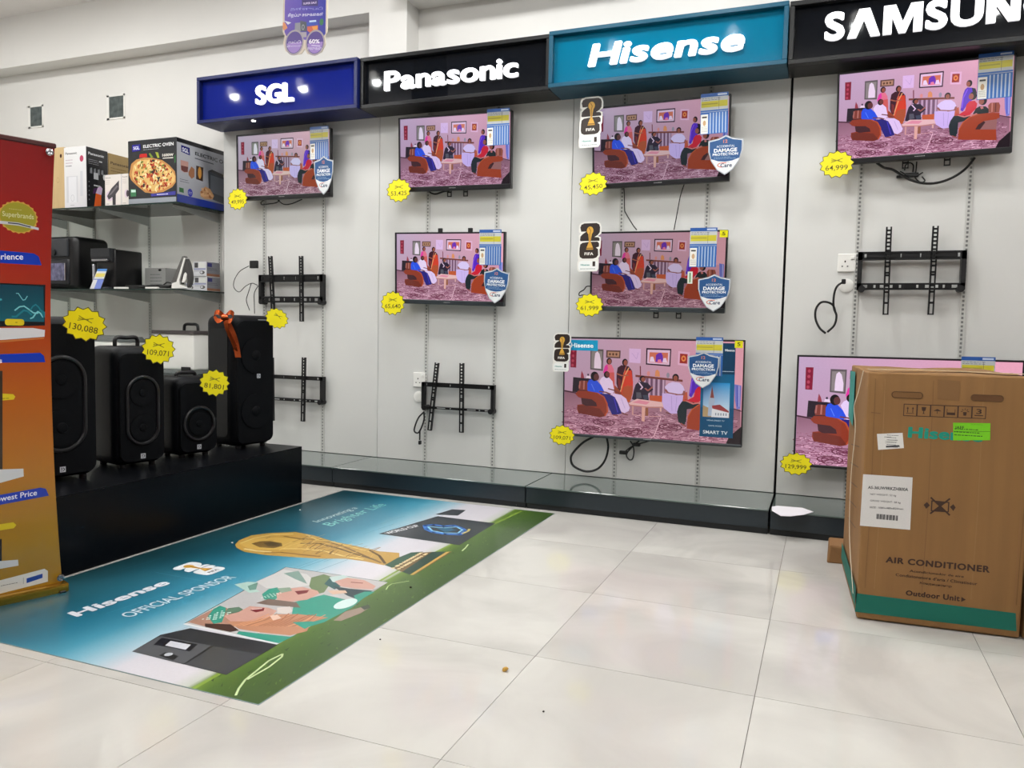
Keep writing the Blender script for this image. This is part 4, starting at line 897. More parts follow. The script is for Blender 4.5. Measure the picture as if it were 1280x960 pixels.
# ribbon bow
b = B(); cx, cy, cz = -2.80, 3.125, 0.972
n_ = Vector((.6, -.8, 0)); s_ = Vector((.8, .6, 0))
C0 = Vector((cx, cy, cz))+n_*.035
for sg, ln in ((-1, .05), (1, .042)):
    b.ribbon([C0, C0+s_*sg*ln*.6+Vector((0, 0, .024))+n_*.014, C0+s_*sg*ln+Vector((0, 0, .01)), C0+s_*sg*ln*.6+Vector((0, 0, -.02))+n_*.01, C0], (0, 0.3, 1), .024, .0012)
b.ribbon([C0+Vector((0, 0, .012)), C0+n_*.016, C0-Vector((0, 0, .02))], s_, .03, .004)
b.ribbon([C0, C0+s_*.025+Vector((0, 0, -.05)), C0+s_*.05+Vector((0, 0, -.12))+n_*.005, C0+s_*.062+Vector((0, 0, -.20))], s_, .028, .0012)
b.ribbon([C0, C0+s_*.012+Vector((0, 0, -.06))+n_*.012, C0+s_*.045+Vector((0, 0, -.14))+n_*.012, C0+s_*.05+Vector((0, 0, -.17))], s_+n_*.5, .022, .0012)
simple('ribbon_bow', 'shiny orange ribbon bow tied on the tallest speaker', 'bow', b, mat('orange_foil', (186, 84, 40), .2, metal=.8, var=.15, nscale=(40, 40, 40)), smooth=True)

# ================================================================ glass shelving on the left
M_glass = thin_glass('shelf_glass', (.88, .94, .91, 1)); M_edge = mat('glass_edge', (24, 46, 40), .2)
M_brk = mat('bracket_enamel', (176, 178, 176), .4)
SHX1 = -3.921
for x in (-6.4, -5.499, -5.219, -4.662, -4.006): upright(x, YB, .02, 2.0 if x < -4.1 else 1.9, bpy.data.objects['wall_back'])
for z, lb in ((1.722, 'top glass shelf carrying the oven carton and other boxes'), (1.163, 'middle glass shelf carrying the air fryer, coffee machine and iron'), (.595, 'lowest glass shelf carrying the silver cooler behind the speakers')):
    t = thing('glass_shelf', lb, 'shelf', (-5.2, 4.2, z), group='glass shelves on the left')
    B().box(-6.6, SHX1-.0015, 3.9515, 4.41, z-.008, z-.0004).done('glass_pane', M_glass, t, world=True)
    B().box(-6.6, SHX1, 3.95, 3.9515, z-.008, z).box(SHX1-.0015, SHX1, 3.9515, 4.41, z-.008, z).done('polished_edge', M_edge, t, world=True)
    for x in (-6.4, -5.499, -5.219, -4.662, -4.006):
        B().prism([(4.418, z-.009), (3.99, z-.009), (3.99, z-.022), (4.418, z-.075)], 'x', x-.0025, x+.0025).done('bracket', M_brk, t, world=True)
def carton(name, x0, x1, y0, y1, z0, z1, m, label, group=None, bev=.003, cat='box'):
    t = thing(name, label, cat, ((x0+x1)/2, (y0+y1)/2, z0), group=group)
    B().box(x0, x1, y0, y1, z0, z1, bev, 2).done('carton', m, t, world=True)
    return t
def front(t, a, y, name='front_print', m=None, label=None): return a.build(name, m or GLOSS(), t, (0, y-.0004, 0), (1, 0, 0), (0, 0, 1), (0, -1, 0), world=True, label=label)
def side(t, a, x, name='side_print', m=None, label=None): return a.build(name, m or GLOSS(), t, (x+.0004, 0, 0), (0, 1, 0), (0, 0, 1), (1, 0, 0), world=True, label=label)
ZS = 1.7225
# electric oven carton
OX0, OX1, OY0, OY1, OZ1 = -4.364, -3.945, 3.962, 4.40, 2.140
t = carton('oven_box', OX0, OX1, OY0, OY1, ZS, OZ1, mat('oven_carton', (46, 48, 52), .35), 'large printed electric oven carton with a pizza picture on the top shelf', bev=.006)
a = Art(); a.poly([(OX0+.004, ZS+.035), (OX1-.004, ZS+.035), (OX1-.004, OZ1-.004), (OX0+.004, OZ1-.004)], (40, 42, 46))
a.poly([(OX0+.004, ZS+.004), (OX1-.004, ZS+.004), (OX1-.004, ZS+.035), (OX0+.004, ZS+.035)], (150, 156, 164))
cxl = lambda p: (min(max(p[0], OX0+.006), OX1-.006), p[1])
for q, c in (([(-4.258, 2.048), (-4.197, 2.048), (-4.193, 2.025), (-4.263, 2.023)], (196, 40, 36)), ([(-4.18, 2.046), (-4.158, 2.016), (-4.141, 2.021), (-4.167, 2.049)], (120, 140, 50)), ([(-4.123, 2.053), (-4.105, 2.013), (-4.088, 2.014), (-4.098, 2.048)], (160, 170, 60)), ([(-3.962, 2.013), (-3.937, 2.028), (-3.936, 1.977), (-3.959, 1.972)], (50, 110, 60))): a.poly([cxl(p) for p in q], c)
PZ = [(-4.353, 1.917), (-4.334, 1.988), (-4.289, 2.014), (-4.219, 2.023), (-4.141, 2.015), (-4.064, 1.997), (-4.005, 1.962), (-3.959, 1.921), (-3.937, 1.888), (-3.937, 1.85), (-3.981, 1.82), (-4.058, 1.792), (-4.144, 1.786), (-4.214, 1.796), (-4.292, 1.848), (-4.336, 1.883)]
a.poly([cxl(p) for p in PZ], (196, 138, 78)); cc = (sum(p[0] for p in PZ)/len(PZ), sum(p[1] for p in PZ)/len(PZ))
a.poly([cxl((cc[0]+(p[0]-cc[0])*.9, cc[1]+(p[1]-cc[1])*.88)) for p in PZ], (226, 184, 112))
r = random.Random(11)
for k in range(230):
    i = r.randrange(len(PZ)); f_ = math.sqrt(r.random())*.86; j = (i+1) % len(PZ); g = r.random()
    px = cc[0]+((PZ[i][0]*(1-g)+PZ[j][0]*g)-cc[0])*f_; pz = cc[1]+((PZ[i][1]*(1-g)+PZ[j][1]*g)-cc[1])*f_
    col = r.choice([(172, 52, 36), (150, 36, 30), (238, 216, 150), (244, 226, 170), (110, 120, 50), (206, 120, 60), (232, 196, 120), (60, 54, 50), (196, 80, 50)])
    a.poly([cxl(p) for p in ell(px, pz, r.uniform(.006, .016), r.uniform(.004, .010), 7, 0, r.random()*3)], col)
a.poly([(-4.323, 2.11), (-4.25, 2.111), (-4.249, 2.07), (-4.322, 2.065)], (42, 38, 140)); a.text('SGL', [(-4.311, 2.078), (-4.258, 2.078), (-4.258, 2.1), (-4.312, 2.099)], (225, 225, 245), .03)
a.text('ELECTRIC OVEN', [(-4.225, 2.084), (-3.965, 2.085), (-3.965, 2.107), (-4.225, 2.104)], (240, 240, 240), .025); a.greek(*[(-4.224, 2.069)][0], *[(-4.093, 2.076)][0], 1, (200, 200, 200), seed=2)
a.text('1600W', [(-4.061, 2.019), (-3.967, 2.017), (-3.967, 2.035), (-4.06, 2.037)], (230, 225, 215), .03); a.line([(-4.056, 2.008), (-3.971, 2.007)], .006, (230, 225, 215))
a.poly([(-4.341, 1.823), (-4.292, 1.821), (-4.29, 1.774), (-4.339, 1.773)], (60, 120, 80)); a.poly([(-4.335, 1.819), (-4.296, 1.817), (-4.295, 1.801), (-4.334, 1.802)], (200, 226, 214))
a.poly([(-4.162, 1.783), (-3.951, 1.793), (-3.952, 1.769), (-4.16, 1.767)], (62, 60, 150)); a.greek(*[(-4.11, 1.771)][0], *[(-3.982, 1.784)][0], 1, (210, 210, 240), fill=.9, seed=3)
front(t, a, OY0)
a = Art(); ye = OY1-.004
a.poly([(OY0+.004, ZS+.004), (ye, ZS+.004), (ye, OZ1-.004), (OY0+.004, OZ1-.004)], [(150, 152, 160), (120, 122, 130), (160, 162, 170), (188, 190, 198)])
a.poly([(OY0+.004, OZ1-.03), (ye, OZ1-.03), (ye, OZ1-.004), (OY0+.004, OZ1-.004)], (24, 24, 30)); a.poly([(OY0+.004, ZS+.004), (ye, ZS+.004), (ye, ZS+.05), (OY0+.004, ZS+.055)], (26, 48, 140))
a.poly([(4.003, 2.096), (4.078, 2.093), (4.08, 2.044), (4.004, 2.052)], (28, 30, 110)); a.text('SGL', [(4.012, 2.057), (4.068, 2.054), (4.068, 2.08), (4.013, 2.084)], (230, 230, 245), .03)
q = [(4.124, 2.057), (4.385, 2.05), (4.385, 2.077), (4.124, 2.079)]; a.text('ELECTRIC O', q, (30, 30, 36), .03)
q = [(4.124, 2.036), (4.293, 2.031)]; a.line(q, .006, (70, 72, 80))
a.poly([(3.996, 1.999), (4.065, 1.999), (4.061, 1.93), (4.026, 1.924), (3.999, 1.934)], (186, 140, 130)); a.poly([(4, 1.965), (4.062, 1.966), (4.058, 1.933), (4.028, 1.927), (4.003, 1.936)], (96, 40, 36)); a.poly([(4.065, 1.934), (4.09, 1.975), (4.118, 1.964), (4.117, 1.912), (4.092, 1.895), (4.066, 1.915)], (150, 96, 60)); a.poly([(4.134, 1.99), (4.199, 1.99), (4.193, 1.896), (4.132, 1.901)], (60, 36, 26)); a.poly(ell(*[(4.165, 1.948)][0], .016, .04, 12), (196, 140, 60))
a.greek(*[(3.992, 1.856)][0], *[(4.069, 1.883)][0], 2, (60, 60, 70), seed=5)
a.poly([(3.984, 1.821), (4.022, 1.82), (4.023, 1.791), (3.984, 1.792)], (40, 96, 50)); a.poly(ell(*[(4.079, 1.802)][0], .022, .026, 18), (40, 44, 150)); a.greek(*[(4.064, 1.791)][0], *[(4.095, 1.809)][0], 2, (200, 205, 240), seed=6)
a.poly([(4.242, 1.975), (4.279, 1.992), (4.39, 1.977), (4.389, 1.777), (4.25, 1.795)], (70, 74, 82)); a.poly([(4.265, 1.953), (4.39, 1.946), (4.389, 1.825), (4.264, 1.838)], (96, 102, 112)); a.poly([(4.246, 1.977), (4.279, 1.992), (4.39, 1.977), (4.39, 1.956)], (36, 38, 44))
a.poly([(4.167, 1.822), (4.213, 1.866), (4.259, 1.858), (4.297, 1.817), (4.282, 1.791), (4.212, 1.783), (4.171, 1.793)], (186, 140, 100))
for k in range(16):
    g = [(4.231, 1.823)][0]; a.poly(ell(g[0]+r.uniform(-.05, .05), g[1]+r.uniform(-.025, .025), .012, .008, 8), r.choice([(206, 160, 116), (150, 100, 66), (176, 124, 84)]))
side(t, a, OX1)
# tall cartons left of it
kraft = mat('kraft_card', (196, 168, 122), .7, var=.05, nscale=(30, 30, 4), bump=.2)
t = carton('kraft_box', -5.12, -4.969, 3.972, 4.30, ZS, 2.145, kraft, 'plain kraft brown carton on the top shelf, beside the red banner')
a = Art(); a.poly(ell(-4.998, 2.085, .010, .014, 14), (70, 40, 30)); a.line(ell(-5.03, 1.92, .012, .018, 12), .002, (170, 140, 96), True); front(t, a, 3.972)
t = carton('blender_box', -4.967, -4.757, 3.97, 4.148, ZS, 2.138, mat('white_carton', (216, 214, 216), .4, var=.02), 'tall white carton with a black side printed Panasonic, on the top shelf')
a = Art(); a.poly([(-4.963, ZS+.003), (-4.760, ZS+.003), (-4.760, 2.135), (-4.963, 2.135)], [(222, 220, 224), (214, 212, 216), (232, 232, 232), (232, 232, 232)])
a.text('Panasonic', (-4.950, 2.088, -4.84, 2.104), (40, 40, 44), .02); a.poly(ell(-4.797, 2.055, .018, .022, 16), (186, 70, 100)); a.greek(-4.95, 2.02, -4.86, 2.06, 2, (190, 170, 180), seed=3); a.greek(-4.95, 2.00, -4.87, 2.02, 1, (90, 90, 96), seed=4)
a.poly([(-4.945, 1.76), (-4.835, 1.76), (-4.835, 1.94), (-4.945, 1.94)], (206, 206, 210)); a.poly([(-4.925, 1.76), (-4.85, 1.76), (-4.85, 1.935), (-4.925, 1.935)], (226, 226, 230)); a.line(ell(-4.888, 1.79, .016, .022, 14), .003, (186, 186, 192), True)
a.poly([(-4.815, 1.8), (-4.79, 1.8), (-4.788, 1.97), (-4.812, 1.97)], (206, 206, 212)); a.greek(-4.91, 1.738, -4.87, 1.746, 1, (60, 60, 60), seed=2)
front(t, a, 3.97)
a = Art(); a.poly([(3.973, ZS+.003), (4.145, ZS+.003), (4.145, 2.135), (3.973, 2.135)], (26, 26, 30)); a.text('Panasonic', (3.99, 2.085, 4.115, 2.103), (225, 225, 228), .025); a.greek(3.99, 2.02, 4.07, 2.06, 3, (150, 150, 155), seed=5); a.greek(4.075, 2.045, 4.10, 2.06, 1, (225, 225, 225), fill=1, seed=6)
for k in range(4): a.poly([(4.0+.03*k, 1.96+.01*(k % 2)), (4.02+.03*k, 1.96), (4.018+.03*k, 2.0), (4.002+.03*k, 1.995)], (120, 122, 126))
a.poly([(4.03, 1.925), (4.068, 1.925), (4.068, 1.97), (4.03, 1.97)], (190, 192, 196)); a.poly(ell(4.115, 1.95, .010, .02, 12), (225, 225, 225)); a.greek(4.03, 1.875, 4.09, 1.89, 1, (225, 225, 225), fill=1, seed=7)
a.poly([(4.03, 1.74), (4.085, 1.735), (4.09, 1.83), (4.065, 1.86), (4.045, 1.83)], (240, 100, 30)); a.poly([(4.045, 1.83), (4.09, 1.825), (4.10, 1.87), (4.085, 1.885), (4.06, 1.87)], (222, 196, 230)); a.poly([(4.02, 1.82), (4.045, 1.83), (4.06, 1.87), (4.03, 1.86)], (70, 30, 80))
for k in range(5): a.poly(ell(3.992, 1.78+.03*k, .004, .005, 8), (110, 112, 116))
side(t, a, -4.757)
t = carton('kraft_box', -4.967, -4.757, 4.155, 4.40, ZS, 2.13, mat('kraft_brown', (166, 140, 92), .7, var=.05, nscale=(30, 30, 4)), 'kraft brown carton printed Panasonic, behind the black-sided carton on the top shelf')  # darker brown kraft than the carton beside the banner
a = Art(); a.text('Panasonic', (4.17, 2.055, 4.33, 2.075), (60, 40, 26), .02); a.greek(4.17, 2.0, 4.3, 2.04, 2, (130, 104, 66), seed=6); side(t, a, -4.757)
for k, (x0, x1, lb) in enumerate(((-4.590, -4.440, 'small white hair dryer carton with a black dryer pictured on it, on the top shelf'), (-4.438, -4.372, 'second small white dryer carton, half hidden by the oven carton'))):
    t = carton('dryer_box', x0, x1, 3.975, 4.07, ZS, 1.932, mat('white_carton', (216, 214, 216), .4, var=.02), lb, 'hair dryer cartons')
    a = Art(); a.poly([(x0+.003, ZS+.003), (x1-.003, ZS+.003), (x1-.003, 1.929), (x0+.003, 1.929)], (228, 220, 214))
    a.text('Panasonic', (x0+.01, 1.908, x0+.055, 1.915), (60, 60, 64), .02); a.greek(x0+.01, 1.865, x0+.06, 1.9, 3, (190, 180, 176), seed=3)
    if k == 0:
        a.poly(ell(x0+.045, 1.79, .035, .035, 16), (216, 196, 210)); a.poly([(x0+.02, 1.79), (x0+.035, 1.765), (x0+.10, 1.80), (x0+.13, 1.83), (x0+.13, 1.89), (x0+.06, 1.84)], (66, 62, 68)); a.poly([(x0+.068, 1.785), (x0+.10, 1.80), (x0+.098, 1.728), (x0+.070, 1.728)], (58, 54, 60)); a.poly([(x0+.03, 1.79), (x0+.06, 1.80), (x0+.12, 1.85), (x0+.11, 1.86)], (108, 100, 106))
    else: a.poly(ell(x0+.045, 1.80, .018, .028, 16), (216, 196, 210)); a.poly(ell(x0+.055, 1.80, .013, .022, 14), (70, 60, 68))
    a.greek(x0+.01, 1.732, x0+.04, 1.742, 1, (60, 60, 60), seed=2)
    front(t, a, 3.975)

# ---- middle shelf
ZM = 1.1635
t = thing('air_fryer', 'large black air fryer with a window in its door, left on the middle shelf', 'air fryer', (-5.05, 4.1, ZM))
B().box(-5.22, -4.885, 3.985, 4.27, ZM+.004, 1.535, .04, 5).done('housing', M_blackpl, t, world=True, smooth=True)
dr_ = B().box(-5.20, -4.945, 3.972, 4.0, ZM+.03, 1.375, .015, 3).done('door', mat('fryer_door', (30, 31, 35), .3), t, world=True, smooth=True)
B().box(-5.18, -4.965, 3.969, 3.973, ZM+.06, 1.345, .001, 1).done('door_window', mat('fryer_window', (92, 92, 118), .12, var=.5, nscale=(40, 6, 30)), dr_, world=True)
B().box(-4.973, -4.963, 3.962, 3.972, ZM+.06, 1.345, .002, 1).done('window_trim', mat('chrome', (190, 190, 196), .15, metal=1), dr_, world=True)
B().box(-5.21, -4.95, 3.972, 3.99, 1.39, 1.52, .01, 2).done('control_panel', mat('fryer_panel', (52, 54, 58), .25), t, world=True)
B().cyl((-5.08, 3.96, 1.42), (-5.08, 3.972, 1.42), .022).done('knob', M_blackpl, t, world=True, smooth=True)
t = thing('coffee_machine', 'black bean-to-cup coffee machine with a price label, right of the air fryer', 'coffee machine', (-4.62, 4.1, ZM))
B().box(-4.715, -4.535, 4.0, 4.235, ZM+.003, 1.437, .012, 3).done('housing', M_blackpl, t, world=True, smooth=True)
b = B(); b.prism([(3.965, 1.44), (3.965, 1.385), (3.972, 1.362), (3.99, 1.35), (4.02, 1.345), (4.02, 1.442)], 'x', -4.722, -4.548); b.done('brew_head', mat('brew_head', (36, 38, 42), .3), t, world=True)
B().box(-4.712, -4.565, 3.962, 3.985, 1.352, 1.368, .005, 2).done('chrome_lip', mat('chrome', (190, 190, 196), .15, metal=1), t, world=True, smooth=True)
B().box(-4.718, -4.70, 3.972, 3.99, ZM+.04, 1.335, .006, 2, rot=None).done('chrome_bar', mat('chrome_bar', (205, 205, 212), .25, metal=.6), t, world=True)
B().box(-4.715, -4.56, 3.962, 4.0, ZM, ZM+.014, .003, 1).done('drip_tray', mat('fryer_panel', (52, 54, 58), .25), t, world=True)
a = Art(); f = lambda pts: pts
Q = [(-4.647, 1.3), (-4.558, 1.299), (-4.624, 1.164), (-4.725, 1.164)]
def bil(u, v):
    return tuple(Q[3][k]*(1-u)*(1-v)+Q[2][k]*u*(1-v)+Q[1][k]*u*v+Q[0][k]*(1-u)*v for k in (0, 1))
qd = lambda u0, v0, u1, v1: [bil(u0, v0), bil(u1, v0), bil(u1, v1), bil(u0, v1)]
a.poly(qd(0, 0, 1, 1), (224, 226, 228)); a.poly(qd(0, .88, 1, 1), (80, 140, 214)); a.poly(qd(.05, .6, .95, .78), (232, 216, 110)); a.poly(qd(.4, 0, 1, .46), (120, 140, 214)); a.poly(qd(0, .46, 1, .5), (100, 120, 200))
a.build('price_label', PRINT(), t, (0, 3.958, 0), (1, 0, 0), (0, 0, 1), (0, -1, 0), world=True, label='blue, yellow and white price label')
# iron on its heel, cable coiled beside it
t = thing('steam_iron', 'white and grey steam iron standing on its heel at the shelf corner', 'iron', (-3.93, 3.99, ZM))
sole = [(-4.019, 1.209), (-3.925, 1.375), (-3.913, 1.377), (-3.906, 1.367), (-3.958, 1.238), (-3.975, 1.212)]
B().prism(sole, 'y', 3.985, 4.015).done('soleplate', mat('iron_sole', (92, 90, 88), .3), t, world=True)
b_ = [(-4.011, 1.202), (-3.975, 1.209), (-3.95, 1.238), (-3.901, 1.363), (-3.895, 1.361), (-3.951, 1.179), (-3.901, 1.179), (-3.877, 1.17), (-4.01, 1.17)]
b = B(); b.prism([(-4.009, 1.2), (-3.971, 1.21), (-3.906, 1.366), (-3.896, 1.363), (-3.934, 1.254), (-3.948, 1.222), (-3.945, 1.191), (-3.901, 1.18), (-3.881, 1.168), (-4.014, 1.168)], 'y', 3.980, 4.022); b.done('white_body', M_whitepl, t, world=True)
b = B(); b.prism([(-3.895, 1.361), (-3.876, 1.33), (-3.861, 1.27), (-3.857, 1.237), (-3.865, 1.197), (-3.881, 1.173), (-3.889, 1.181), (-3.881, 1.221), (-3.884, 1.254), (-3.893, 1.27), (-3.912, 1.266), (-3.93, 1.222), (-3.941, 1.197), (-3.941, 1.222), (-3.924, 1.278)], 'y', 3.985, 4.015); b.done('handle', mat('iron_grey', (62, 60, 60), .35), t, world=True)
B().prism([(-3.908, 1.262), (-3.897, 1.272), (-3.885, 1.26), (-3.894, 1.221), (-3.913, 1.205), (-3.927, 1.207)], 'y', 3.982, 4.01).done('trigger', M_whitepl, t, world=True)
b = B()
for k in range(5): b.tube([(-4.29+.05*k, 3.975+.02*(k % 3), ZM+.012+.008*(k % 2)), (-4.20+.03*k, 4.0, ZM+.022), (-4.10+.01*k, 3.985+.01*k, ZM+.014+.006*(k % 2)), (-4.03, 3.99+.008*k, ZM+.02)], .0075, 6)
b.tube([(-4.10, 4.0, ZM+.03), (-4.07, 4.0, ZM+.045), (-4.03, 3.99, ZM+.04)], .004, 6)
simple('power_cable', 'black iron cord coiled on the middle shelf left of the iron', 'cable', b, M_cable, smooth=True)
b = B().box(-4.47, -4.30, 4.02, 4.10, ZM, ZM+.03, .006, 2)
simple('black_tray', 'flat black tray on the middle shelf right of the coffee machine', 'tray', b, M_blackpl)
for x0, x1, lb in ((-4.495, -4.375, 'flat white price strip on the shelf edge beside the coffee machine'), (-4.215, -4.105, 'flat white price strip on the shelf edge beside the iron')):
    simple('price_strip', lb, 'label', B().box(x0, x1, 3.952, 3.968, ZM, ZM+.012, .002, 1), M_whitepl, group='shelf edge price strips')
t = carton('jar_box', -4.50, -4.31, 4.22, 4.36, ZM, 1.325, mat('grey_carton', (150, 150, 148), .5), 'grey white carton at the back of the middle shelf, behind the coil of cord')
a = Art(); a.poly(ell(-4.36, 1.31, .015, .008, 10), (30, 30, 32)); a.greek(-4.45, 1.2, -4.33, 1.29, 4, (120, 122, 124), seed=8); front(t, a, 4.22)
wc = mat('white_carton', (216, 214, 216), .4, var=.02)
def small_box(x0, x1, z0, z1, label, y0=4.2, d=.13, dark=False):
    t = carton('appliance_box', x0, x1, y0, y0+d, z0, z1, wc, label, 'small white cartons at the shelf end')
    h = z1-z0; w_ = x1-x0; a = Art(); a.rect(x0+.003, z0+.003, x1-.003, z1-.003, (212, 212, 216)); a.rect(x0+.01, z0+h*.58, x0+.01+w_*.28, z1-.008, (70, 68, 72)); a.rect(x0+.012+w_*.3, z0+h*.58, x1-.012, z1-.008, (226, 226, 222)); a.rect(x0+.005, z0+h*.44, x1-.005, z0+h*.54, (150, 152, 186)); a.greek(x0+.01, z0+h*.3, x0+w_*.6, z0+h*.42, 1, (90, 90, 130), seed=2)
    a.poly(ell(x0+w_*.68, z0+h*.26, w_*.2, h*.12, 14), (96, 92, 92)); a.poly(ell(x0+w_*.62, z0+h*.27, w_*.1, h*.07, 12), (212, 212, 216)); front(t, a, y0)
    a = Art(); a.rect(y0+.003, z0+.003, y0+d-.003, z1-.003, (128, 128, 134)); a.rect(y0+.01, z1-h*.35, y0+d*.4, z1-h*.1, (60, 60, 110)); a.greek(y0+.01, z0+h*.4, y0+d*.8, z1-h*.4, 2, (70, 70, 84), seed=5); a.rect(y0+.003, z0+.003, y0+d-.003, z0+h*.2, (150, 104, 80)); side(t, a, x1)
small_box(-4.045, -3.932, ZM, ZM+.098, 'small white carton at the shelf end, bottom of the stack of two', y0=4.21)
small_box(-4.043, -3.930, ZM+.0985, ZM+.20, 'small white carton at the shelf end, top of the stack of two', y0=4.205)
small_box(-4.125, -4.050, ZM, ZM+.09, 'smaller white carton just left of the stack of two, behind the iron', y0=4.22)
# ---- lowest shelf
ZL = .5955
t = thing('cooler_box', 'white cooler with a dark lid and black handle, behind the speakers', 'cooler', (-4.12, 4.2, ZL))
B().box(-4.30, -3.945, 4.10, 4.38, ZL+.03, .868, .012, 3).done('body', M_whitepl, t, world=True, smooth=True)
B().box(-4.29, -3.955, 4.11, 4.37, ZL, ZL+.035, .004, 2).done('base', mat('grey_plastic', (120, 124, 124), .4), t, world=True)
B().box(-4.31, -3.935, 4.09, 4.39, .866, .890, .006, 2).done('lid', mat('lid_dark', (70, 64, 64), .3), t, world=True)
B().tube([(-4.125, 4.2, .888), (-4.115, 4.2, .930), (-4.06, 4.2, .935), (-4.01, 4.2, .930), (-4.0, 4.2, .888)], .010, 8).done('handle', M_blackpl, t, world=True, smooth=True)
B().box(-4.05, -3.97, 4.092, 4.10, ZL+.02, ZL+.05, .002, 1).done('latch', M_blackpl, t, world=True)
t = thing('rice_cooker', 'white appliance with a sloping grey lid, between the two left speakers', 'appliance', (-4.75, 4.2, ZL))
B().box(-4.94, -4.60, 4.08, 4.36, ZL, .80, .03, 3).done('body', M_whitepl, t, world=True, smooth=True)
B().prism([(-4.93, .80), (-4.61, .80), (-4.66, .835), (-4.88, .842)], 'y', 4.10, 4.34).done('lid', mat('grey_plastic', (120, 124, 124), .4), t, world=True)

# ================================================================ red to gold banner stand
BT = math.atan2(.946, .323)
t = thing('banner_stand', 'tall red to gold printed banner on a gold base, cut off by the left edge', 'banner', (-2.424, 1.903, 0), (0, 0, BT))
BH = 1.512; BW = .86
eo = lambda z: -.024*4*z*(BH-z)/BH**2
yo = lambda u, z: 0.0
def bpos(u, z, l): return Vector((u, yo(u, z)-.0035-l, z))
b = B(); nz, nu = 20, 24; g = {}
for i in range(nu+1):
    for j in range(nz+1):
        z = .03+(BH-.03)*j/nz; u = -BW+(BW+eo(z))*i/nu; z2 = z+(.0*u)
        g[i, j] = (u, z)
V_ = {}
for s_2, off in ((0, -.002), (1, .0005)):
    for (i, j), (u, z) in g.items(): V_[s_2, i, j] = b.bm.verts.new((u, yo(u, z)+off, z))
for s_2 in (0, 1):
    for i in range(nu):
        for j in range(nz): b.bm.faces.new((V_[s_2, i, j], V_[s_2, i+1, j], V_[s_2, i+1, j+1], V_[s_2, i, j+1]))
b.done('banner_sheet', mat('banner_vinyl', (150, 30, 24), .35), t, smooth=True)
a = Art(); stops = [(0, (186, 140, 34)), (.2, (190, 142, 30)), (.45, (204, 128, 28)), (.7, (206, 104, 24)), (.95, (190, 62, 22)), (1.15, (176, 38, 24)), (1.35, (160, 26, 24)), (1.52, (150, 22, 24))]; stops = [(z_, (c_[0]*.84, c_[1]*.84, c_[2]*.84)) for z_, c_ in stops]
def bc(z):
    for (z0, c0), (z1, c1) in zip(stops, stops[1:]):
        if z <= z1: k = (z-z0)/(z1-z0); return tuple(c0[i]*(1-k)+c1[i]*k for i in range(3))
    return stops[-1][1]
a.lay = 1
for (i, j) in [(i, j) for i in range(nu) for j in range(nz)]:
    q = [g[i, j], g[i+1, j], g[i+1, j+1], g[i, j+1]]; a.poly(q, [bc(p[1]) for p in q], same=True)
cm = [(-0.1127, 1.267), (-0.0684, 1.246), (-0.1117, 1.32)]; c0 = cm[0]; rx = .058; rz = cm[2][1]-c0[1]
a.poly([(c0[0]+rx*(1 if k % 2 else .93)*math.cos(k*PI/22), c0[1]+rz*(1 if k % 2 else .93)*math.sin(k*PI/22)) for k in range(44)], (196, 150, 60)); a.poly(ell(c0[0], c0[1], rx*.9, rz*.9, 28), (146, 138, 40))
a.text('Superbrands', (c0[0]-rx*.78, c0[1]-rz*.12, c0[0]+rx*.78, c0[1]+rz*.28), (206, 200, 150), .01); a.greek(c0[0]-rx*.45, c0[1]+rz*.42, c0[0]+rx*.4, c0[1]+rz*.5, 1, (200, 190, 120), seed=3)
a.poly([(c0[0]-rx*1.05, c0[1]-rz*.33), (c0[0], c0[1]-rz*.32), (c0[0]+rx*1.02, c0[1]-rz*.52), (c0[0]+rx*1.02, c0[1]-rz*.66), (c0[0], c0[1]-rz*.50), (c0[0]-rx*1.05, c0[1]-rz*.50)], (190, 188, 196)); a.line([(c0[0]-rx*.5, c0[1]-rz*.40), (c0[0], c0[1]-rz*.40), (c0[0]+rx*.6, c0[1]-rz*.52)], .004, (60, 60, 70))
BL_ = (16, 52, 168); wh_ = (236, 238, 245)
def pill(q, txt, tq, n_vis, n_all, dx=0):
    L0 = q[0]; a.poly([(L0[0]-.32, L0[1]), *q[0:], (L0[0]-.32, q[-1][1])], BL_)
    u0, u1 = tq[0][0], tq[1][0]; wv = (u1-u0)/n_vis*n_all
    h0, h1 = tq[1][1], tq[2][1]; s_3 = (tq[1][1]-tq[0][1])/(u1-u0)
    a.text(txt, [(u1-wv, tq[1][1]-s_3*wv), (u1, tq[1][1]), (u1, tq[2][1]), (u1-wv, tq[2][1]-s_3*wv)], wh_, .012)
pill([(-0.1658, 1.155), (-0.0972, 1.155), (-0.0689, 1.154), (-0.0548, 1.145), (-0.0469, 1.117), (-0.1666, 1.115)], 'Experience', [(-0.1643, 1.12), (-0.1012, 1.125), (-0.1007, 1.151)], 5.5, 10)
q = [(-0.1679, 1.051), (-0.0365, 1.053), (-0.0404, 0.9171), (-0.1708, 0.9106)]
a.poly([(q[0][0]-.25, q[0][1]), q[0], q[1], q[2], q[3], (q[3][0]-.25, q[3][1])], (16, 20, 26)); u1 = q[1][0]-.006; u0 = -.45; zt, zb_ = q[1][1]-.006, q[2][1]+.012
a.poly([(u0, zb_), (u1, zb_), (u1, zt), (u0, zt)], [(20, 100, 110), (24, 90, 104), (16, 60, 76), (14, 50, 66)])
rr = random.Random(5)
for k in range(26):
    x_ = u0+(u1-u0)*rr.random(); z_ = zb_+(zt-zb_)*rr.uniform(.12, .85); ln = rr.uniform(.02, .07)
    a.line([(max(u0, min(u1, x_+ln*s/5-ln/2)), max(zb_+.003, min(zt-.003, z_+.012*math.sin(s*1.1+k)))) for s in range(6)], rr.uniform(.002, .006), rr.choice([(60, 160, 170), (120, 200, 205), (10, 60, 74), (30, 120, 134)]))
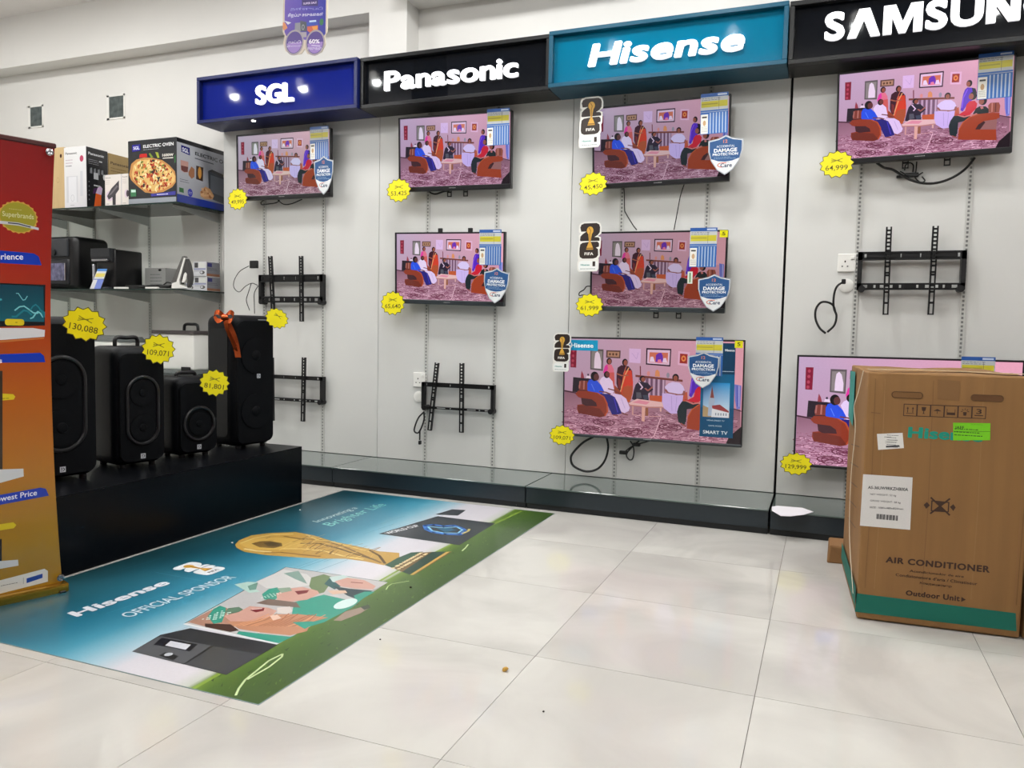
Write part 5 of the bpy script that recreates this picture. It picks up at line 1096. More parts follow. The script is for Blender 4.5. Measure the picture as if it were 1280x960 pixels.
yl = (216, 190, 30)
q = [(-0.1578, 0.9245), (-0.1022, 0.9274)]; a.poly(rrect(q[0][0], q[0][1]-.009, q[1][0], q[1][1]+.009, .008), yl); a.greek(q[0][0]+.03, q[0][1]-.004, q[1][0]-.02, q[0][1]+.006, 1, (60, 50, 10), seed=2)
q = [(-0.1708, 0.9065), (-0.0767, 0.9081), (-0.0407, 0.902), (-0.0426, 0.8794), (-0.1716, 0.8678)]; a.poly([(q[0][0]-.25, q[0][1]), *q, (q[0][0]-.25, q[-1][1])], (216, 214, 216))
q = [(-0.1717, 0.8662), (-0.0426, 0.8769), (-0.0442, 0.8727), (-0.1718, 0.8597)]; a.poly([(q[0][0]-.25, q[0][1]), *q, (q[0][0]-.25, q[-1][1])], (186, 110, 50))
q = [(-0.1725, 0.8221), (-0.0557, 0.8256), (-0.0453, 0.8157), (-0.0417, 0.7941), (-0.1731, 0.7945)]; a.poly([(q[0][0]-.3, q[0][1]), *q, (q[0][0]-.3, q[-1][1])], BL_); q = [(-0.1729, 0.8057), (-0.1684, 0.8056)]; a.text('Screens', (q[1][0]-.10, q[1][1]-.012, q[1][0], q[1][1]+.004), wh_, .012)
q = [(-0.1751, 0.6949), (-0.1386, 0.6906), (-0.1326, 0.6824), (-0.1374, 0.673), (-0.1756, 0.6715)]; a.poly([(q[0][0]-.1, q[0][1]), *q, (q[0][0]-.1, q[-1][1])], yl); a.greek(q[0][0]-.05, q[3][1]+.002, q[1][0]-.01, q[1][1]-.004, 2, (50, 44, 10), seed=4)
q = [(-0.1676, 0.7684), (-0.1742, 0.4387)]; a.poly([(q[1][0]-.3, q[1][1]), q[1], q[0], (q[0][0]-.3, q[0][1])], (58, 44, 34))
q = [(-0.1801, 0.4465), (-0.1137, 0.4411), (-0.1134, 0.4151), (-0.181, 0.4026)]; a.poly([(q[0][0]-.3, q[0][1]), *q, (q[0][0]-.3, q[-1][1])], (206, 206, 206))
pill([(-0.1818, 0.3631), (-0.0638, 0.3705), (-0.0475, 0.3646), (-0.0381, 0.3393), (-0.1825, 0.3305)], 'Lowest Price', [(-0.1807, 0.3409), (-0.0748, 0.3465), (-0.0744, 0.3647)], 10, 12.4)
q = [(-0.1838, 0.2662), (-0.1468, 0.266), (-0.1377, 0.2554), (-0.1457, 0.2461), (-0.1842, 0.2459)]; a.poly([(q[0][0]-.1, q[0][1]), *q, (q[0][0]-.1, q[-1][1])], yl)
q = [(-0.1809, 0.2169), (-0.1825, 0.1407)]; a.poly([(q[1][0]-.3, q[1][1]), q[1], q[0], (q[0][0]-.3, q[0][1])], (40, 34, 34))
q = [(-0.1862, 0.1441), (-0.1352, 0.1378), (-0.1341, 0.1177), (-0.1867, 0.1184)]; a.poly([(q[0][0]-.3, q[0][1]), *q, (q[0][0]-.3, q[-1][1])], (206, 206, 206))
q = [(-0.1875, 0.0802), (-0.0565, 0.0898), (-0.0459, 0.08), (-0.0466, 0.0429), (-0.1884, 0.0357)]; a.poly([(q[0][0]-.3, q[0][1]-.01), *q, (q[0][0]-.3, q[-1][1]-.01)], (222, 220, 214))
a.poly([(-0.1112, 0.0689), (-0.0625, 0.0744), (-0.0628, 0.0597), (-0.1115, 0.0526)], (34, 70, 160)); q = [(-0.1864, 0.0576), (-0.1296, 0.0604)]; a.greek(q[0][0], q[0][1], q[1][0], q[1][1]+.004, 1, (60, 60, 66), seed=7); a.line([(-0.1207, 0.0738), (-0.1211, 0.053)], .0015, (150, 150, 150))
a.build('printed_face', GLOSS(), t, (0, 0, 0), (1, 0, 0), (0, 0, 1), (0, -1, 0), xf=bpos)
gold = mat('gold_rail', (206, 160, 60), .22, metal=.9, var=.08)
B().box(-BW, .012, -.03, .03, .0, .032, .006, 2).done('base_rail', gold, t, smooth=True)
B().box(-BW, .004, -.008, .008, BH-.004, BH+.012, .003, 1).done('top_rail', mat('rail_dark', (70, 24, 22), .4), t)
for z in (BH-.022, .052):
    B().lathe([(.012, -.018), (.012, -.022), (.007, -.024), (.003, -.022)], (-.022 if z > 1 else -.012, 0, z), 16, 'y').done('grommet', mat('chrome', (190, 190, 196), .15, metal=1), t, smooth=True)
B().box(-.02, .0, -.035, .035, 0, .008, .002, 1).done('foot', M_blackpl, t)

# ================================================================ air conditioner cartons
cardm = mat('cardboard', (136, 98, 54), .75, var=.07, nscale=(26, 26, 1.5), bump=.25, bscale=40)
AX, AY, AYAW = .133, 2.790, math.radians(3.0)
t = thing('air_conditioner_box', 'large brown cardboard air conditioner carton with a green sticker, standing on the tiles', 'box', (AX, AY, 0), (0, 0, AYAW))
W_, D_, H_ = .470, .62, .822
b = B(); b.box(0, W_, 0, D_, .004, H_, .007, 3)
tb = b.bm; bmesh.ops.subdivide_edges(tb, edges=[e for e in tb.edges if e.calc_length() > .2], cuts=7, use_grid_fill=True)
from mathutils import noise
for v in tb.verts:
    n3 = noise.noise_vector(v.co*5)
    if v.co.z > .05 and .03 < v.co.x < W_-.03 and v.co.y > .02: v.co += n3*.004
    if v.co.z > .7 and v.co.y > .01: v.co.z += noise.noise(v.co*9)*.006
b.done('carton', cardm, t, smooth=True)
def fa(pts): return [(p[0]-AX, p[1]) for p in pts]
a = Art(); tl_ = (0, 100, 84)
for u_, c_ in ((.022, (120, 84, 46)), (.05, (146, 108, 64)), (.19, (122, 86, 46)), (.33, (144, 106, 62)), (.455, (118, 82, 44))): a.line([(u_, .11), (u_+.004, .4), (u_, .80)], .0022, c_)
a.poly(fa([(0.131, 0.088), (0.588, 0.083), (0.593, 0.026), (0.128, 0.025)]), tl_)
ink = (58, 34, 20)
for k in range(6):
    x0 = 482+k*92.5; q = [(0.242, 0.722), (0.474, 0.724), (0.476, 0.688), (0.244, 0.685)]
    u0 = q[0][0]+(q[1][0]-q[0][0])*k/6-AX; u1 = q[0][0]+(q[1][0]-q[0][0])*(k+1)/6-AX-.0015
    zt = q[0][1]+(q[1][1]-q[0][1])*k/6; zb_ = q[3][1]+(q[2][1]-q[3][1])*k/6
    a.line([(u0, zt), (u1, zt), (u1, zb_), (u0, zb_)], .0022, ink, True)
    cu, cz = (u0+u1)/2, (zt+zb_)/2; s_4 = (u1-u0)
    if k == 0:
        for d in (-.2, .2): a.line([(cu+d*s_4, cz-.2*s_4), (cu+d*s_4, cz+.1*s_4)], .002, ink); a.poly([(cu+d*s_4-.003, cz+.1*s_4), (cu+d*s_4+.003, cz+.1*s_4), (cu+d*s_4, cz+.3*s_4)], ink)
        a.line([(cu-.3*s_4, cz-.28*s_4), (cu+.3*s_4, cz-.28*s_4)], .0015, ink)
    elif k == 1: a.poly([(cu-.18*s_4, cz+.3*s_4), (cu+.18*s_4, cz+.3*s_4), (cu+.13*s_4, cz), (cu+.03*s_4, cz-.05*s_4), (cu+.03*s_4, cz-.22*s_4), (cu+.12*s_4, cz-.28*s_4), (cu-.12*s_4, cz-.28*s_4), (cu-.03*s_4, cz-.22*s_4), (cu-.03*s_4, cz-.05*s_4), (cu-.13*s_4, cz)], ink)
    elif k == 2: a.poly([(cu-.32*s_4, cz), (cu, cz+.18*s_4), (cu+.32*s_4, cz)], ink); a.line([(cu, cz), (cu, cz-.22*s_4)], .0015, ink)
    elif k == 3: a.line([(cu-.3*s_4, cz+.2*s_4), (cu-.3*s_4, cz-.1*s_4), (cu+.3*s_4, cz-.1*s_4), (cu+.3*s_4, cz+.2*s_4)], .0014, ink); a.poly([(cu-.32*s_4, cz-.12*s_4), (cu+.32*s_4, cz-.12*s_4), (cu+.32*s_4, cz-.3*s_4), (cu-.32*s_4, cz-.3*s_4)], ink)
    elif k == 4:
        a.poly([(cu-.1*s_4, cz-.3*s_4), (cu+.1*s_4, cz-.3*s_4), (cu+.14*s_4, cz), (cu-.14*s_4, cz)], ink)
        for q5 in range(5): an = PI*q5/4; a.line([(cu+.18*s_4*math.cos(an), cz+.05*s_4+.14*s_4*math.sin(an)), (cu+.3*s_4*math.cos(an), cz+.05*s_4+.24*s_4*math.sin(an))], .002, ink)
    else: a.text('3', (cu-.2*s_4, cz-.12*s_4, cu+.2*s_4, cz+.3*s_4), ink, .02); a.line([(cu-.3*s_4, cz-.25*s_4), (cu+.3*s_4, cz-.25*s_4)], .003, ink)
a.text('Hisense', fa([(0.257, 0.614), (0.469, 0.613), (0.469, 0.651), (0.258, 0.65)]), (0, 138, 118), .05)
a.text('AIR CONDITIONER', fa([(0.212, 0.201), (0.51, 0.202), (0.51, 0.224), (0.213, 0.221)]), ink, .045, spacing=1.08)
a.text('Acondicionador de aire', fa([(0.284, 0.178), (0.439, 0.178), (0.44, 0.185), (0.285, 0.186)]), ink, .015); a.text('Condizionatore d\u2019aria / Climatiseur', fa([(0.244, 0.16), (0.478, 0.158), (0.478, 0.168), (0.244, 0.169)]), ink, .015); a.text('Кондиционер', fa([(0.315, 0.141), (0.407, 0.14), (0.407, 0.149), (0.316, 0.15)]), ink, .015)
a.text('Outdoor Unit', fa([(0.276, 0.1), (0.432, 0.1), (0.432, 0.119), (0.277, 0.117)]), ink, .04, spacing=1.05); a.poly(fa([(0.436, 0.115), (0.449, 0.108), (0.436, 0.099)]), ink)
gl = lambda x_, y_: None
L1 = fa([(0.334, 0.426), (0.389, 0.375)]); L2 = fa([(0.387, 0.427), (0.335, 0.375)]); a.line(L1, .005, ink); a.line(L2, .005, ink)
a.line(fa([(0.337, 0.416), (0.385, 0.415), (0.385, 0.385), (0.337, 0.384)]), .0035, ink, True); a.poly(fa([(0.342, 0.415), (0.381, 0.415), (0.362, 0.403)]), ink); a.poly(fa([(0.343, 0.384), (0.38, 0.385), (0.361, 0.398)]), ink)
for c_ in (526, 706): a.poly(fa([(0.314, 0.401), (0.323, 0.411), (0.332, 0.401), (0.322, 0.389)] if c_ == 526 else [(0.389, 0.401), (0.398, 0.411), (0.405, 0.401), (0.399, 0.389)]), ink)
a.poly(fa([(0.334, 0.805), (0.396, 0.802), (0.398, 0.739), (0.336, 0.742)]), (126, 90, 50)); a.line(fa([(0.147, 0.69), (0.174, 0.688)]), .002, (110, 76, 44))
a.line([(W_-.02, .1), (W_-.02, .72)], .002, (140, 100, 60))
a.build('front_print', attr_mat('card_ink', .7, grain=.06), t, (0, -.0006, 0), (1, 0, 0), (0, 0, 1), (0, -1, 0), step=2.5e-6)
# stickers
a = Art(); q = fa([(0.167, 0.621), (0.242, 0.629), (0.248, 0.58), (0.173, 0.569)]); a.poly(q, (222, 220, 216))
a.poly(fa([(0.191, 0.601), (0.226, 0.608), (0.228, 0.596), (0.193, 0.59)]), (206, 204, 200)); a.greek(q[0][0]+.03, q[3][1]+.008, q[1][0]-.012, q[1][1]-.006, 6, (100, 100, 104), seed=6); a.poly(fa([(0.195, 0.584), (0.234, 0.589), (0.236, 0.583), (0.196, 0.578)]), (60, 60, 64)); a.text('Hisense', fa([(0.19, 0.61), (0.209, 0.612), (0.209, 0.616), (0.189, 0.614)]), (70, 74, 80), .02)
a.build('small_sticker', attr_mat('card_ink', .7, grain=.06), t, (0, -.0009, 0), (1, 0, 0), (0, 0, 1), (0, -1, 0), label='small white printed sticker')
a = Art(); q = fa([(0.384, 0.67), (0.487, 0.674), (0.489, 0.621), (0.387, 0.614)]); a.poly(q, (112, 196, 12)); dk = (30, 60, 10)
a.text('JAFF', fa([(0.39, 0.649), (0.416, 0.648), (0.415, 0.661), (0.39, 0.66)]), dk, .02); a.line(fa([(0.386, 0.643), (0.487, 0.648)]), .001, dk)
a.greek(q[0][0]+.05, q[2][1]+.045, q[1][0]-.015, q[1][1]-.005, 3, dk, .4, 7); a.greek(q[0][0]+.005, q[2][1]+.006, q[1][0]-.02, q[2][1]+.035, 3, dk, .5, 9)
a.build('green_sticker', attr_mat('card_ink', .7, grain=.06), t, (0, -.0012, 0), (1, 0, 0), (0, 0, 1), (0, -1, 0), label='bright green JAFF sticker')
a = Art(); a.poly(fa([(0.132, 0.486), (0.278, 0.487), (0.279, 0.316), (0.13, 0.315)]), (216, 213, 210))
a.text('AS-36UW9RKZHB00A', fa([(0.148, 0.439), (0.267, 0.441), (0.267, 0.452), (0.149, 0.449)]), (40, 38, 40), .03); a.text('NET WEIGHT: 53 kg', fa([(0.156, 0.418), (0.233, 0.419), (0.233, 0.427), (0.156, 0.425)]), (60, 58, 60), .015); a.text('GROSS WEIGHT: 58 kg', fa([(0.157, 0.397), (0.247, 0.397), (0.247, 0.405), (0.157, 0.404)]), (60, 58, 60), .015); a.text('SIZE: 1080x480x820mm', fa([(0.156, 0.376), (0.256, 0.379), (0.256, 0.385), (0.157, 0.382)]), (60, 58, 60), .015)
q = fa([(0.176, 0.359), (0.241, 0.359), (0.241, 0.343), (0.177, 0.342)])
for k in range(34):
    if (k*7) % 5 != 0: x_ = q[0][0]+(q[1][0]-q[0][0])*k/34; z_ = (q[1][1]-q[0][1])*k/34; a.poly([(x_, q[3][1]+z_), (x_+.0013+.0008*(k % 3 == 0), q[3][1]+z_), (x_+.0013+.0008*(k % 3 == 0), q[0][1]+z_), (x_, q[0][1]+z_)], (50, 48, 50))
a.build('weight_label', attr_mat('card_ink', .7, grain=.06), t, (0, -.0009, 0), (1, 0, 0), (0, 0, 1), (0, -1, 0), label='white weight label with a barcode')
# hand holes
for q, dark in (([(0.205, 0.762), (0.294, 0.737)], 0), ([(0.43, 0.762), (0.518, 0.738)], 1)):
    x0, x1 = q[0][0]-AX, q[1][0]-AX; z1_, z0_ = q[0][1], q[1][1]; cz = (z0_+z1_)/2+.002; hh = (z1_-z0_)/2*.78
    B().prism(rrect(x0, cz-hh, x1, cz+hh, hh*.98), 'y', -.0012, -.0004).done('hand_hole', mat('hole_rim', (96, 62, 30) if dark else (140, 100, 58), .8) if dark else mat('hole_flap', (122, 86, 46), .8), t)
    b = B(); b.tube([(p[0], -.001, p[1]) for p in rrect(x0, cz-hh, x1, cz+hh, hh*.98)], .0014, 5, closed=True, smooth=False); b.done('hand_hole_rim', mat('hole_edge', (92, 62, 32), .8), t)
# side face print, teal corner, edge strap
a = Art(); a.poly([(.004, .04), (.615, .04), (.615, .105), (.004, .105)], tl_); a.poly([(.40, .72), (.61, .70), (.61, .80), (.40, .805)], (50, 140, 130)); a.poly([(.40, .60), (.61, .62), (.61, .71), (.40, .73)], (50, 140, 130))
for k in range(5): a.line([(.12, .56-.07*k), (.42, .53-.07*k)], .004, (96, 66, 40))
a.build('side_print', attr_mat('card_ink', .7, grain=.06), t, (-.0052, 0, 0), (0, 1, 0), (0, 0, 1), (-1, 0, 0))
B().ribbon([(-.008, .08, H_), (-.010, .20, .74), (-.012, .30, .68), (-.010, .24, .60), (-.011, .30, .42), (-.010, .26, .22), (-.008, .06, .07)], (0, 1, .1), .012, .0015).done('strap', mat('strap_white', (216, 204, 180), .4), t)
B().ribbon([(W_*.02, .1, H_+.004), (W_*.4, .13, H_+.007), (W_, .12, H_+.004)], (0, 1, 0), .05, .001).done('top_tape', mat('packing_tape', (196, 172, 130), .25), t)
t = thing('air_conditioner_box', 'second brown cardboard carton with a teal band, only a sliver at the right edge', 'box', (.613, 2.80, 0), (0, 0, AYAW))
B().box(0, .47, 0, .62, .004, .80, .007, 3).done('carton', cardm, t, smooth=True)
a = Art(); a.rect(.004, .03, .466, .095, tl_); a.build('front_print', attr_mat('card_ink', .7, grain=.06), t, (0, -.0006, 0), (1, 0, 0), (0, 0, 1), (0, -1, 0))
b = B().box(.045, .125, 3.455, 3.60, 0, .075, .008, 2)
for v in b.bm.verts: v.co += noise.noise_vector(v.co*20)*.006; v.co.z = max(0, v.co.z)
simple('cardboard_scrap', 'torn brown cardboard end sticking out behind the large carton', 'cardboard', b, mat('torn_card', (136, 98, 58), .8, bump=.6, bscale=60))

# ================================================================ floor graphic
FX0, FX1, FY0, FY1 = -2.530, -1.257, 1.512, 3.775
t = thing('floor_graphic', 'large teal and green printed sheet stuck on the tiles beside the plinth', 'floor sticker', ((FX0+FX1)/2, (FY0+FY1)/2, 0))
B().box(FX0-.003, FX1+.003, FY0-.003, FY1+.003, .0002, .0012).done('vinyl_sheet', mat('vinyl', (120, 140, 140), .4), t, world=True)
a = Art(); a.lay = 1
gs = [(0, (56, 82, 34)), (.06, (62, 90, 36)), (.13, (76, 106, 42)), (.165, (104, 134, 48)), (.18, (196, 200, 190)), (.22, (216, 212, 218)), (.36, (214, 212, 220)), (.44, (150, 194, 210)), (.55, (66, 146, 172)), (.66, (42, 120, 146)), (.8, (26, 88, 106)), (.92, (24, 70, 82)), (1.01, (30, 70, 76))]
def gc(x, y):
    s_5 = (FX1-x)/(FX1-FX0); s_5 = s_5 + (.02*math.sin(y*3.1) if s_5 > .3 else 0); s_5 = min(max(s_5, 0), 1)
    for (z0, c0), (z1, c1) in zip(gs, gs[1:]):
        if s_5 <= z1: k = (s_5-z0)/(z1-z0); return tuple(max(0, c0[i]*(1-k)+c1[i]*k-(7 if s_5 > .5 else 0)*math.sin(y*5+s_5*9)) for i in range(3))
    return gs[-1][1]
NX = sorted(set([FX1-(FX1-FX0)*s for s, _ in gs if s <= 1]+[FX0+(FX1-FX0)*k/16 for k in range(17)])); NY = [FY0+(FY1-FY0)*k/40 for k in range(41)]
for i in range(len(NX)-1):
    for j in range(40):
        q = [(NX[i], NY[j]), (NX[i+1], NY[j]), (NX[i+1], NY[j+1]), (NX[i], NY[j+1])]; a.poly(q, [gc(*p) for p in q], same=True)
r = random.Random(3); a.lay += 1
for k in range(420):
    x = r.uniform(FX1-.19, FX1-.004); y = r.uniform(FY0+.01, FY1-.03); c = lin(r.choice([(74, 106, 40), (50, 76, 30), (90, 120, 48), (44, 68, 28)]))
    a.tris.append(([(x, y), (x+r.uniform(-.012, .004), y+.004), (x-r.uniform(.004, .016), y+r.uniform(.01, .03))], [c]*3, a.lay))
# faint light streaks in the teal
for k in range(22):
    x = r.uniform(FX0+.05, FX0+.75); y = r.uniform(FY0+.1, FY1-.5); ln = r.uniform(.15, .4); q = [(x, y), (x+ln*.12, y+ln)]
    a.line(q, r.uniform(.001, .003), (58, 138, 160) if x > FX0+.35 else (40, 104, 120))
def cl(pts): return [(min(max(p[0], FX0+.002), FX1-.002), min(max(p[1], FY0+.002), FY1-.002)) for p in pts]
P_ = lambda pts, c: a.poly(cl(pts), c)
LN = lambda pts, w_, c, closed=False: a.line(cl(pts), w_, c, closed)
# bright verge edge, pitch marking
LN([(FX1-.205, FY0+.002), (FX1-.225, 2.2), (FX1-.235, 2.6), (FX1-.2, 3.3), (FX1-.17, FY1-.03)], .012, (132, 160, 62))
LN([(-1.34, 1.527), (-1.359, 1.56), (-1.378, 1.606), (-1.387, 1.658), (-1.4, 1.727), (-1.395, 1.78), (-1.384, 1.763), (-1.373, 1.694), (-1.374, 1.643), (-1.374, 1.61)], .006, (206, 226, 170)); LN([(-1.387, 2.949), (-1.394, 2.999), (-1.406, 3.049)], .006, (206, 226, 170)); LN([(-1.418, 2.383), (-1.431, 2.42), (-1.432, 2.447), (-1.392, 2.503)], .004, (190, 210, 150))
# golden cup lying along the sheet
CUP = [(-2.294, 2.612), (-2.326, 2.674), (-2.334, 2.762), (-2.289, 2.827), (-2.197, 2.894), (-2.091, 2.882), (-1.949, 2.834), (-1.795, 2.812), (-1.695, 2.791), (-1.608, 2.806), (-1.542, 2.695), (-1.577, 2.63), (-1.668, 2.643), (-1.762, 2.64), (-1.851, 2.597), (-1.963, 2.568), (-2.079, 2.543), (-2.185, 2.544), (-2.253, 2.575)]
P_(CUP, (190, 150, 70)); P_([(-2.281, 2.623), (-2.283, 2.72), (-2.216, 2.784), (-2.108, 2.796), (-2.036, 2.757), (-2.027, 2.671), (-2.108, 2.613), (-2.192, 2.586)], (206, 168, 84)); P_([(-2.244, 2.655), (-2.236, 2.699), (-2.205, 2.724), (-2.135, 2.718), (-2.103, 2.681), (-2.114, 2.638), (-2.173, 2.623)], (120, 94, 50)); P_([(-2.205, 2.684), (-2.183, 2.715), (-2.129, 2.702), (-2.113, 2.672), (-2.156, 2.655)], (84, 70, 46))
for q, c in (([(-2.193, 2.811), (-2.103, 2.809), (-2.02, 2.834), (-1.877, 2.791), (-1.737, 2.721), (-1.606, 2.656)], (130, 96, 46)), ([(-2.078, 2.646), (-2.007, 2.681), (-1.908, 2.697), (-1.78, 2.666), (-1.694, 2.664)], (224, 196, 120)), ([(-2.1, 2.568), (-2.045, 2.603), (-1.955, 2.611), (-1.869, 2.622)], (140, 100, 50)), ([(-2.059, 2.75), (-1.983, 2.783), (-1.864, 2.751), (-1.757, 2.712), (-1.643, 2.676)], (110, 82, 44)), ([(-2.127, 2.88), (-2.028, 2.825), (-1.962, 2.833), (-1.857, 2.801), (-1.728, 2.77)], (212, 180, 100)), ([(-2.215, 2.579), (-2.148, 2.576), (-2.09, 2.59)], (232, 214, 160)), ([(-1.737, 2.785), (-1.661, 2.736), (-1.585, 2.654)], (96, 70, 36)), ([(-2.288, 2.639), (-2.292, 2.731), (-2.262, 2.803), (-2.187, 2.861)], (222, 196, 120))): LN(q, .012, c)
for k in range(60):
    i = r.randrange(len(CUP)); f_ = r.random()*.8; cx_ = sum(p[0] for p in CUP)/len(CUP); cy_ = sum(p[1] for p in CUP)/len(CUP)
    x, y = cx_+(CUP[i][0]-cx_)*f_, cy_+(CUP[i][1]-cy_)*f_
    LN([(x, y), (x+r.uniform(-.02, .02), y+r.uniform(.03, .08))], r.uniform(.002, .006), r.choice([(224, 190, 110), (150, 112, 54), (120, 88, 44), (206, 164, 80)]))
P_([(-1.574, 2.633), (-1.578, 2.74), (-1.567, 2.833), (-1.527, 2.866), (-1.507, 2.652), (-1.527, 2.614)], (40, 84, 62)); P_([(-1.527, 2.614), (-1.535, 2.843), (-1.492, 2.879), (-1.47, 2.588)], (116, 88, 44)); P_([(-1.47, 2.588), (-1.492, 2.879), (-1.441, 2.908), (-1.426, 2.57)], (34, 66, 54)); P_([(-1.424, 2.567), (-1.44, 2.904), (-1.419, 2.919), (-1.408, 2.574)], (196, 160, 80)); P_([(-1.413, 2.572), (-1.427, 2.91), (-1.419, 2.919), (-1.408, 2.574)], (120, 90, 40))
for k in range(26):
    g = [(-1.508, 2.619), (-1.51, 2.86)]; f_ = (k//2)/13.; a.poly(ell(g[0][0]*(1-f_)+g[1][0]*f_+(.012 if k % 2 else -.012)-.004, g[0][1]*(1-f_)+g[1][1]*f_+r.uniform(-.006, .006), .008, .010, 6), (226, 206, 160))
# fans picture
P_([(-1.815, 1.842), (-1.903, 2.447), (-1.496, 2.457), (-1.453, 2.456), (-1.444, 2.282), (-1.451, 1.832)], (188, 186, 186)); LN([(-1.815, 1.842), (-1.903, 2.447), (-1.453, 2.456)], .004, (60, 100, 100))
P_([(-1.813, 1.853), (-1.825, 1.967), (-1.796, 2.002), (-1.721, 1.977), (-1.658, 1.885), (-1.74, 1.848)], (170, 128, 110)); P_([(-1.936, 2.2), (-1.913, 2.243), (-1.876, 2.255), (-1.83, 2.189), (-1.802, 2.177), (-1.826, 2.151)], (176, 206, 196)); P_([(-1.881, 2.205), (-1.876, 2.255), (-1.83, 2.189), (-1.844, 2.172)], (110, 150, 136)); P_([(-1.886, 2.256), (-1.89, 2.418), (-1.776, 2.408), (-1.672, 2.331), (-1.732, 2.25), (-1.806, 2.215)], (206, 204, 202)); P_([(-1.86, 2.379), (-1.83, 2.429), (-1.743, 2.351), (-1.706, 2.315), (-1.771, 2.338)], (130, 158, 148))
teal_ = (52, 150, 130); skin_ = (202, 156, 142)
P_([(-1.63, 2.141), (-1.604, 2.2), (-1.584, 2.245), (-1.453, 2.231), (-1.45, 2.333), (-1.425, 2.176), (-1.431, 2.03), (-1.459, 1.958), (-1.568, 2.048)], teal_); P_([(-1.737, 2.382), (-1.719, 2.435), (-1.659, 2.418), (-1.597, 2.264), (-1.61, 2.233), (-1.685, 2.298)], (110, 130, 90)); P_([(-1.651, 2.341), (-1.676, 2.416), (-1.648, 2.458), (-1.582, 2.428), (-1.582, 2.306)], (40, 90, 92)); P_([(-1.68, 2.414), (-1.648, 2.458), (-1.568, 2.434), (-1.582, 2.373), (-1.638, 2.374)], (190, 210, 206)); P_([(-1.634, 2.381), (-1.617, 2.439), (-1.544, 2.44), (-1.47, 2.4), (-1.46, 2.364), (-1.519, 2.346), (-1.58, 2.343)], skin_); P_([(-1.61, 2.334), (-1.54, 2.336), (-1.453, 2.352), (-1.451, 2.436), (-1.461, 2.255), (-1.505, 2.27)], (40, 60, 66)); P_([(-1.485, 2.28), (-1.475, 2.331), (-1.441, 2.347), (-1.44, 2.277), (-1.455, 2.246)], teal_); LN([(-1.573, 2.399), (-1.532, 2.408)], .008, (126, 40, 46))
P_([(-1.6, 2.287), (-1.543, 2.314), (-1.521, 2.295), (-1.557, 2.258)], (214, 180, 156)); P_([(-1.779, 2.158), (-1.793, 2.211), (-1.778, 2.239), (-1.723, 2.204), (-1.698, 2.116), (-1.738, 2.12)], teal_); P_([(-1.738, 2.183), (-1.736, 2.244), (-1.7, 2.281), (-1.628, 2.269), (-1.604, 2.246), (-1.605, 2.178), (-1.644, 2.136), (-1.69, 2.129)], skin_); P_([(-1.772, 2.231), (-1.737, 2.258), (-1.708, 2.231), (-1.727, 2.197)], (140, 160, 140)); P_([(-1.697, 2.231), (-1.66, 2.264), (-1.647, 2.235), (-1.664, 2.207)], (126, 40, 46)); P_([(-1.727, 2.13), (-1.622, 2.142), (-1.577, 2.105), (-1.687, 2.08), (-1.738, 2.079)], (120, 100, 90))
P_([(-1.795, 1.918), (-1.825, 1.976), (-1.828, 2.009), (-1.796, 2.002), (-1.761, 1.958), (-1.718, 1.897), (-1.732, 1.875)], teal_); P_([(-1.773, 1.97), (-1.787, 2.002), (-1.764, 2.026), (-1.735, 2.013), (-1.729, 1.986), (-1.749, 1.96)], (96, 126, 104)); P_([(-1.751, 1.942), (-1.732, 1.989), (-1.738, 2.047), (-1.671, 2.061), (-1.628, 2.05), (-1.611, 1.987), (-1.647, 1.93), (-1.699, 1.913)], skin_); P_([(-1.713, 2.019), (-1.683, 2.055), (-1.668, 2.032), (-1.68, 2.009)], (126, 40, 46)); LN([(-1.709, 2.025), (-1.686, 2.045)], .004, (232, 226, 220))
P_([(-1.646, 2.072), (-1.616, 2.1), (-1.581, 2.068), (-1.578, 2.04), (-1.616, 2.035)], (216, 206, 200)); P_([(-1.711, 1.908), (-1.64, 1.941), (-1.608, 2.025), (-1.547, 2.054), (-1.443, 2.069), (-1.467, 2.013), (-1.435, 1.947), (-1.46, 1.898), (-1.556, 1.88), (-1.632, 1.875)], (188, 134, 104)); P_([(-1.758, 1.866), (-1.682, 1.894), (-1.625, 1.866), (-1.639, 1.845), (-1.737, 1.845)], (70, 46, 40))
for k in range(16):
    g = [(-1.664, 1.892), (-1.476, 1.97)]; f_ = k/16.; x = g[0][0]*(1-f_)+g[1][0]*f_; y = g[0][1]*(1-f_)+g[1][1]*f_; LN([(x, y), (x+.02, y+.06), (x+.02+r.uniform(-.02, .02), y+.12)], .004, r.choice([(226, 164, 120), (160, 96, 62), (214, 150, 108)]))
P_([(-1.62, 1.861), (-1.549, 1.872), (-1.454, 1.89), (-1.445, 1.909), (-1.453, 1.834), (-1.55, 1.835), (-1.613, 1.842)], teal_); P_([(-1.521, 1.988), (-1.472, 2.019), (-1.449, 2.021), (-1.451, 1.958)], teal_); P_([(-1.62, 2.003), (-1.606, 2.022), (-1.572, 2.001), (-1.585, 1.975)], (232, 196, 176))
for k in range(26):
    g = [(-1.79, 1.924), (-1.754, 1.941)]; a.poly(ell(g[0][0]+(g[1][0]-g[0][0])*(k % 5)/4+.004*(k % 2), g[0][1]+(g[1][1]-g[0][1])*(k % 5)/4+.016*(k//5)-.032, .0035, .0045, 5), (220, 236, 228))
for k in range(16):
    g = [(-1.755, 2.153), (-1.729, 2.177)]; a.poly(ell(g[0][0]+(g[1][0]-g[0][0])*(k % 4)/3, g[0][1]+(g[1][1]-g[0][1])*(k % 4)/3+.014*(k//4)-.024, .003, .004, 5), (220, 236, 228))
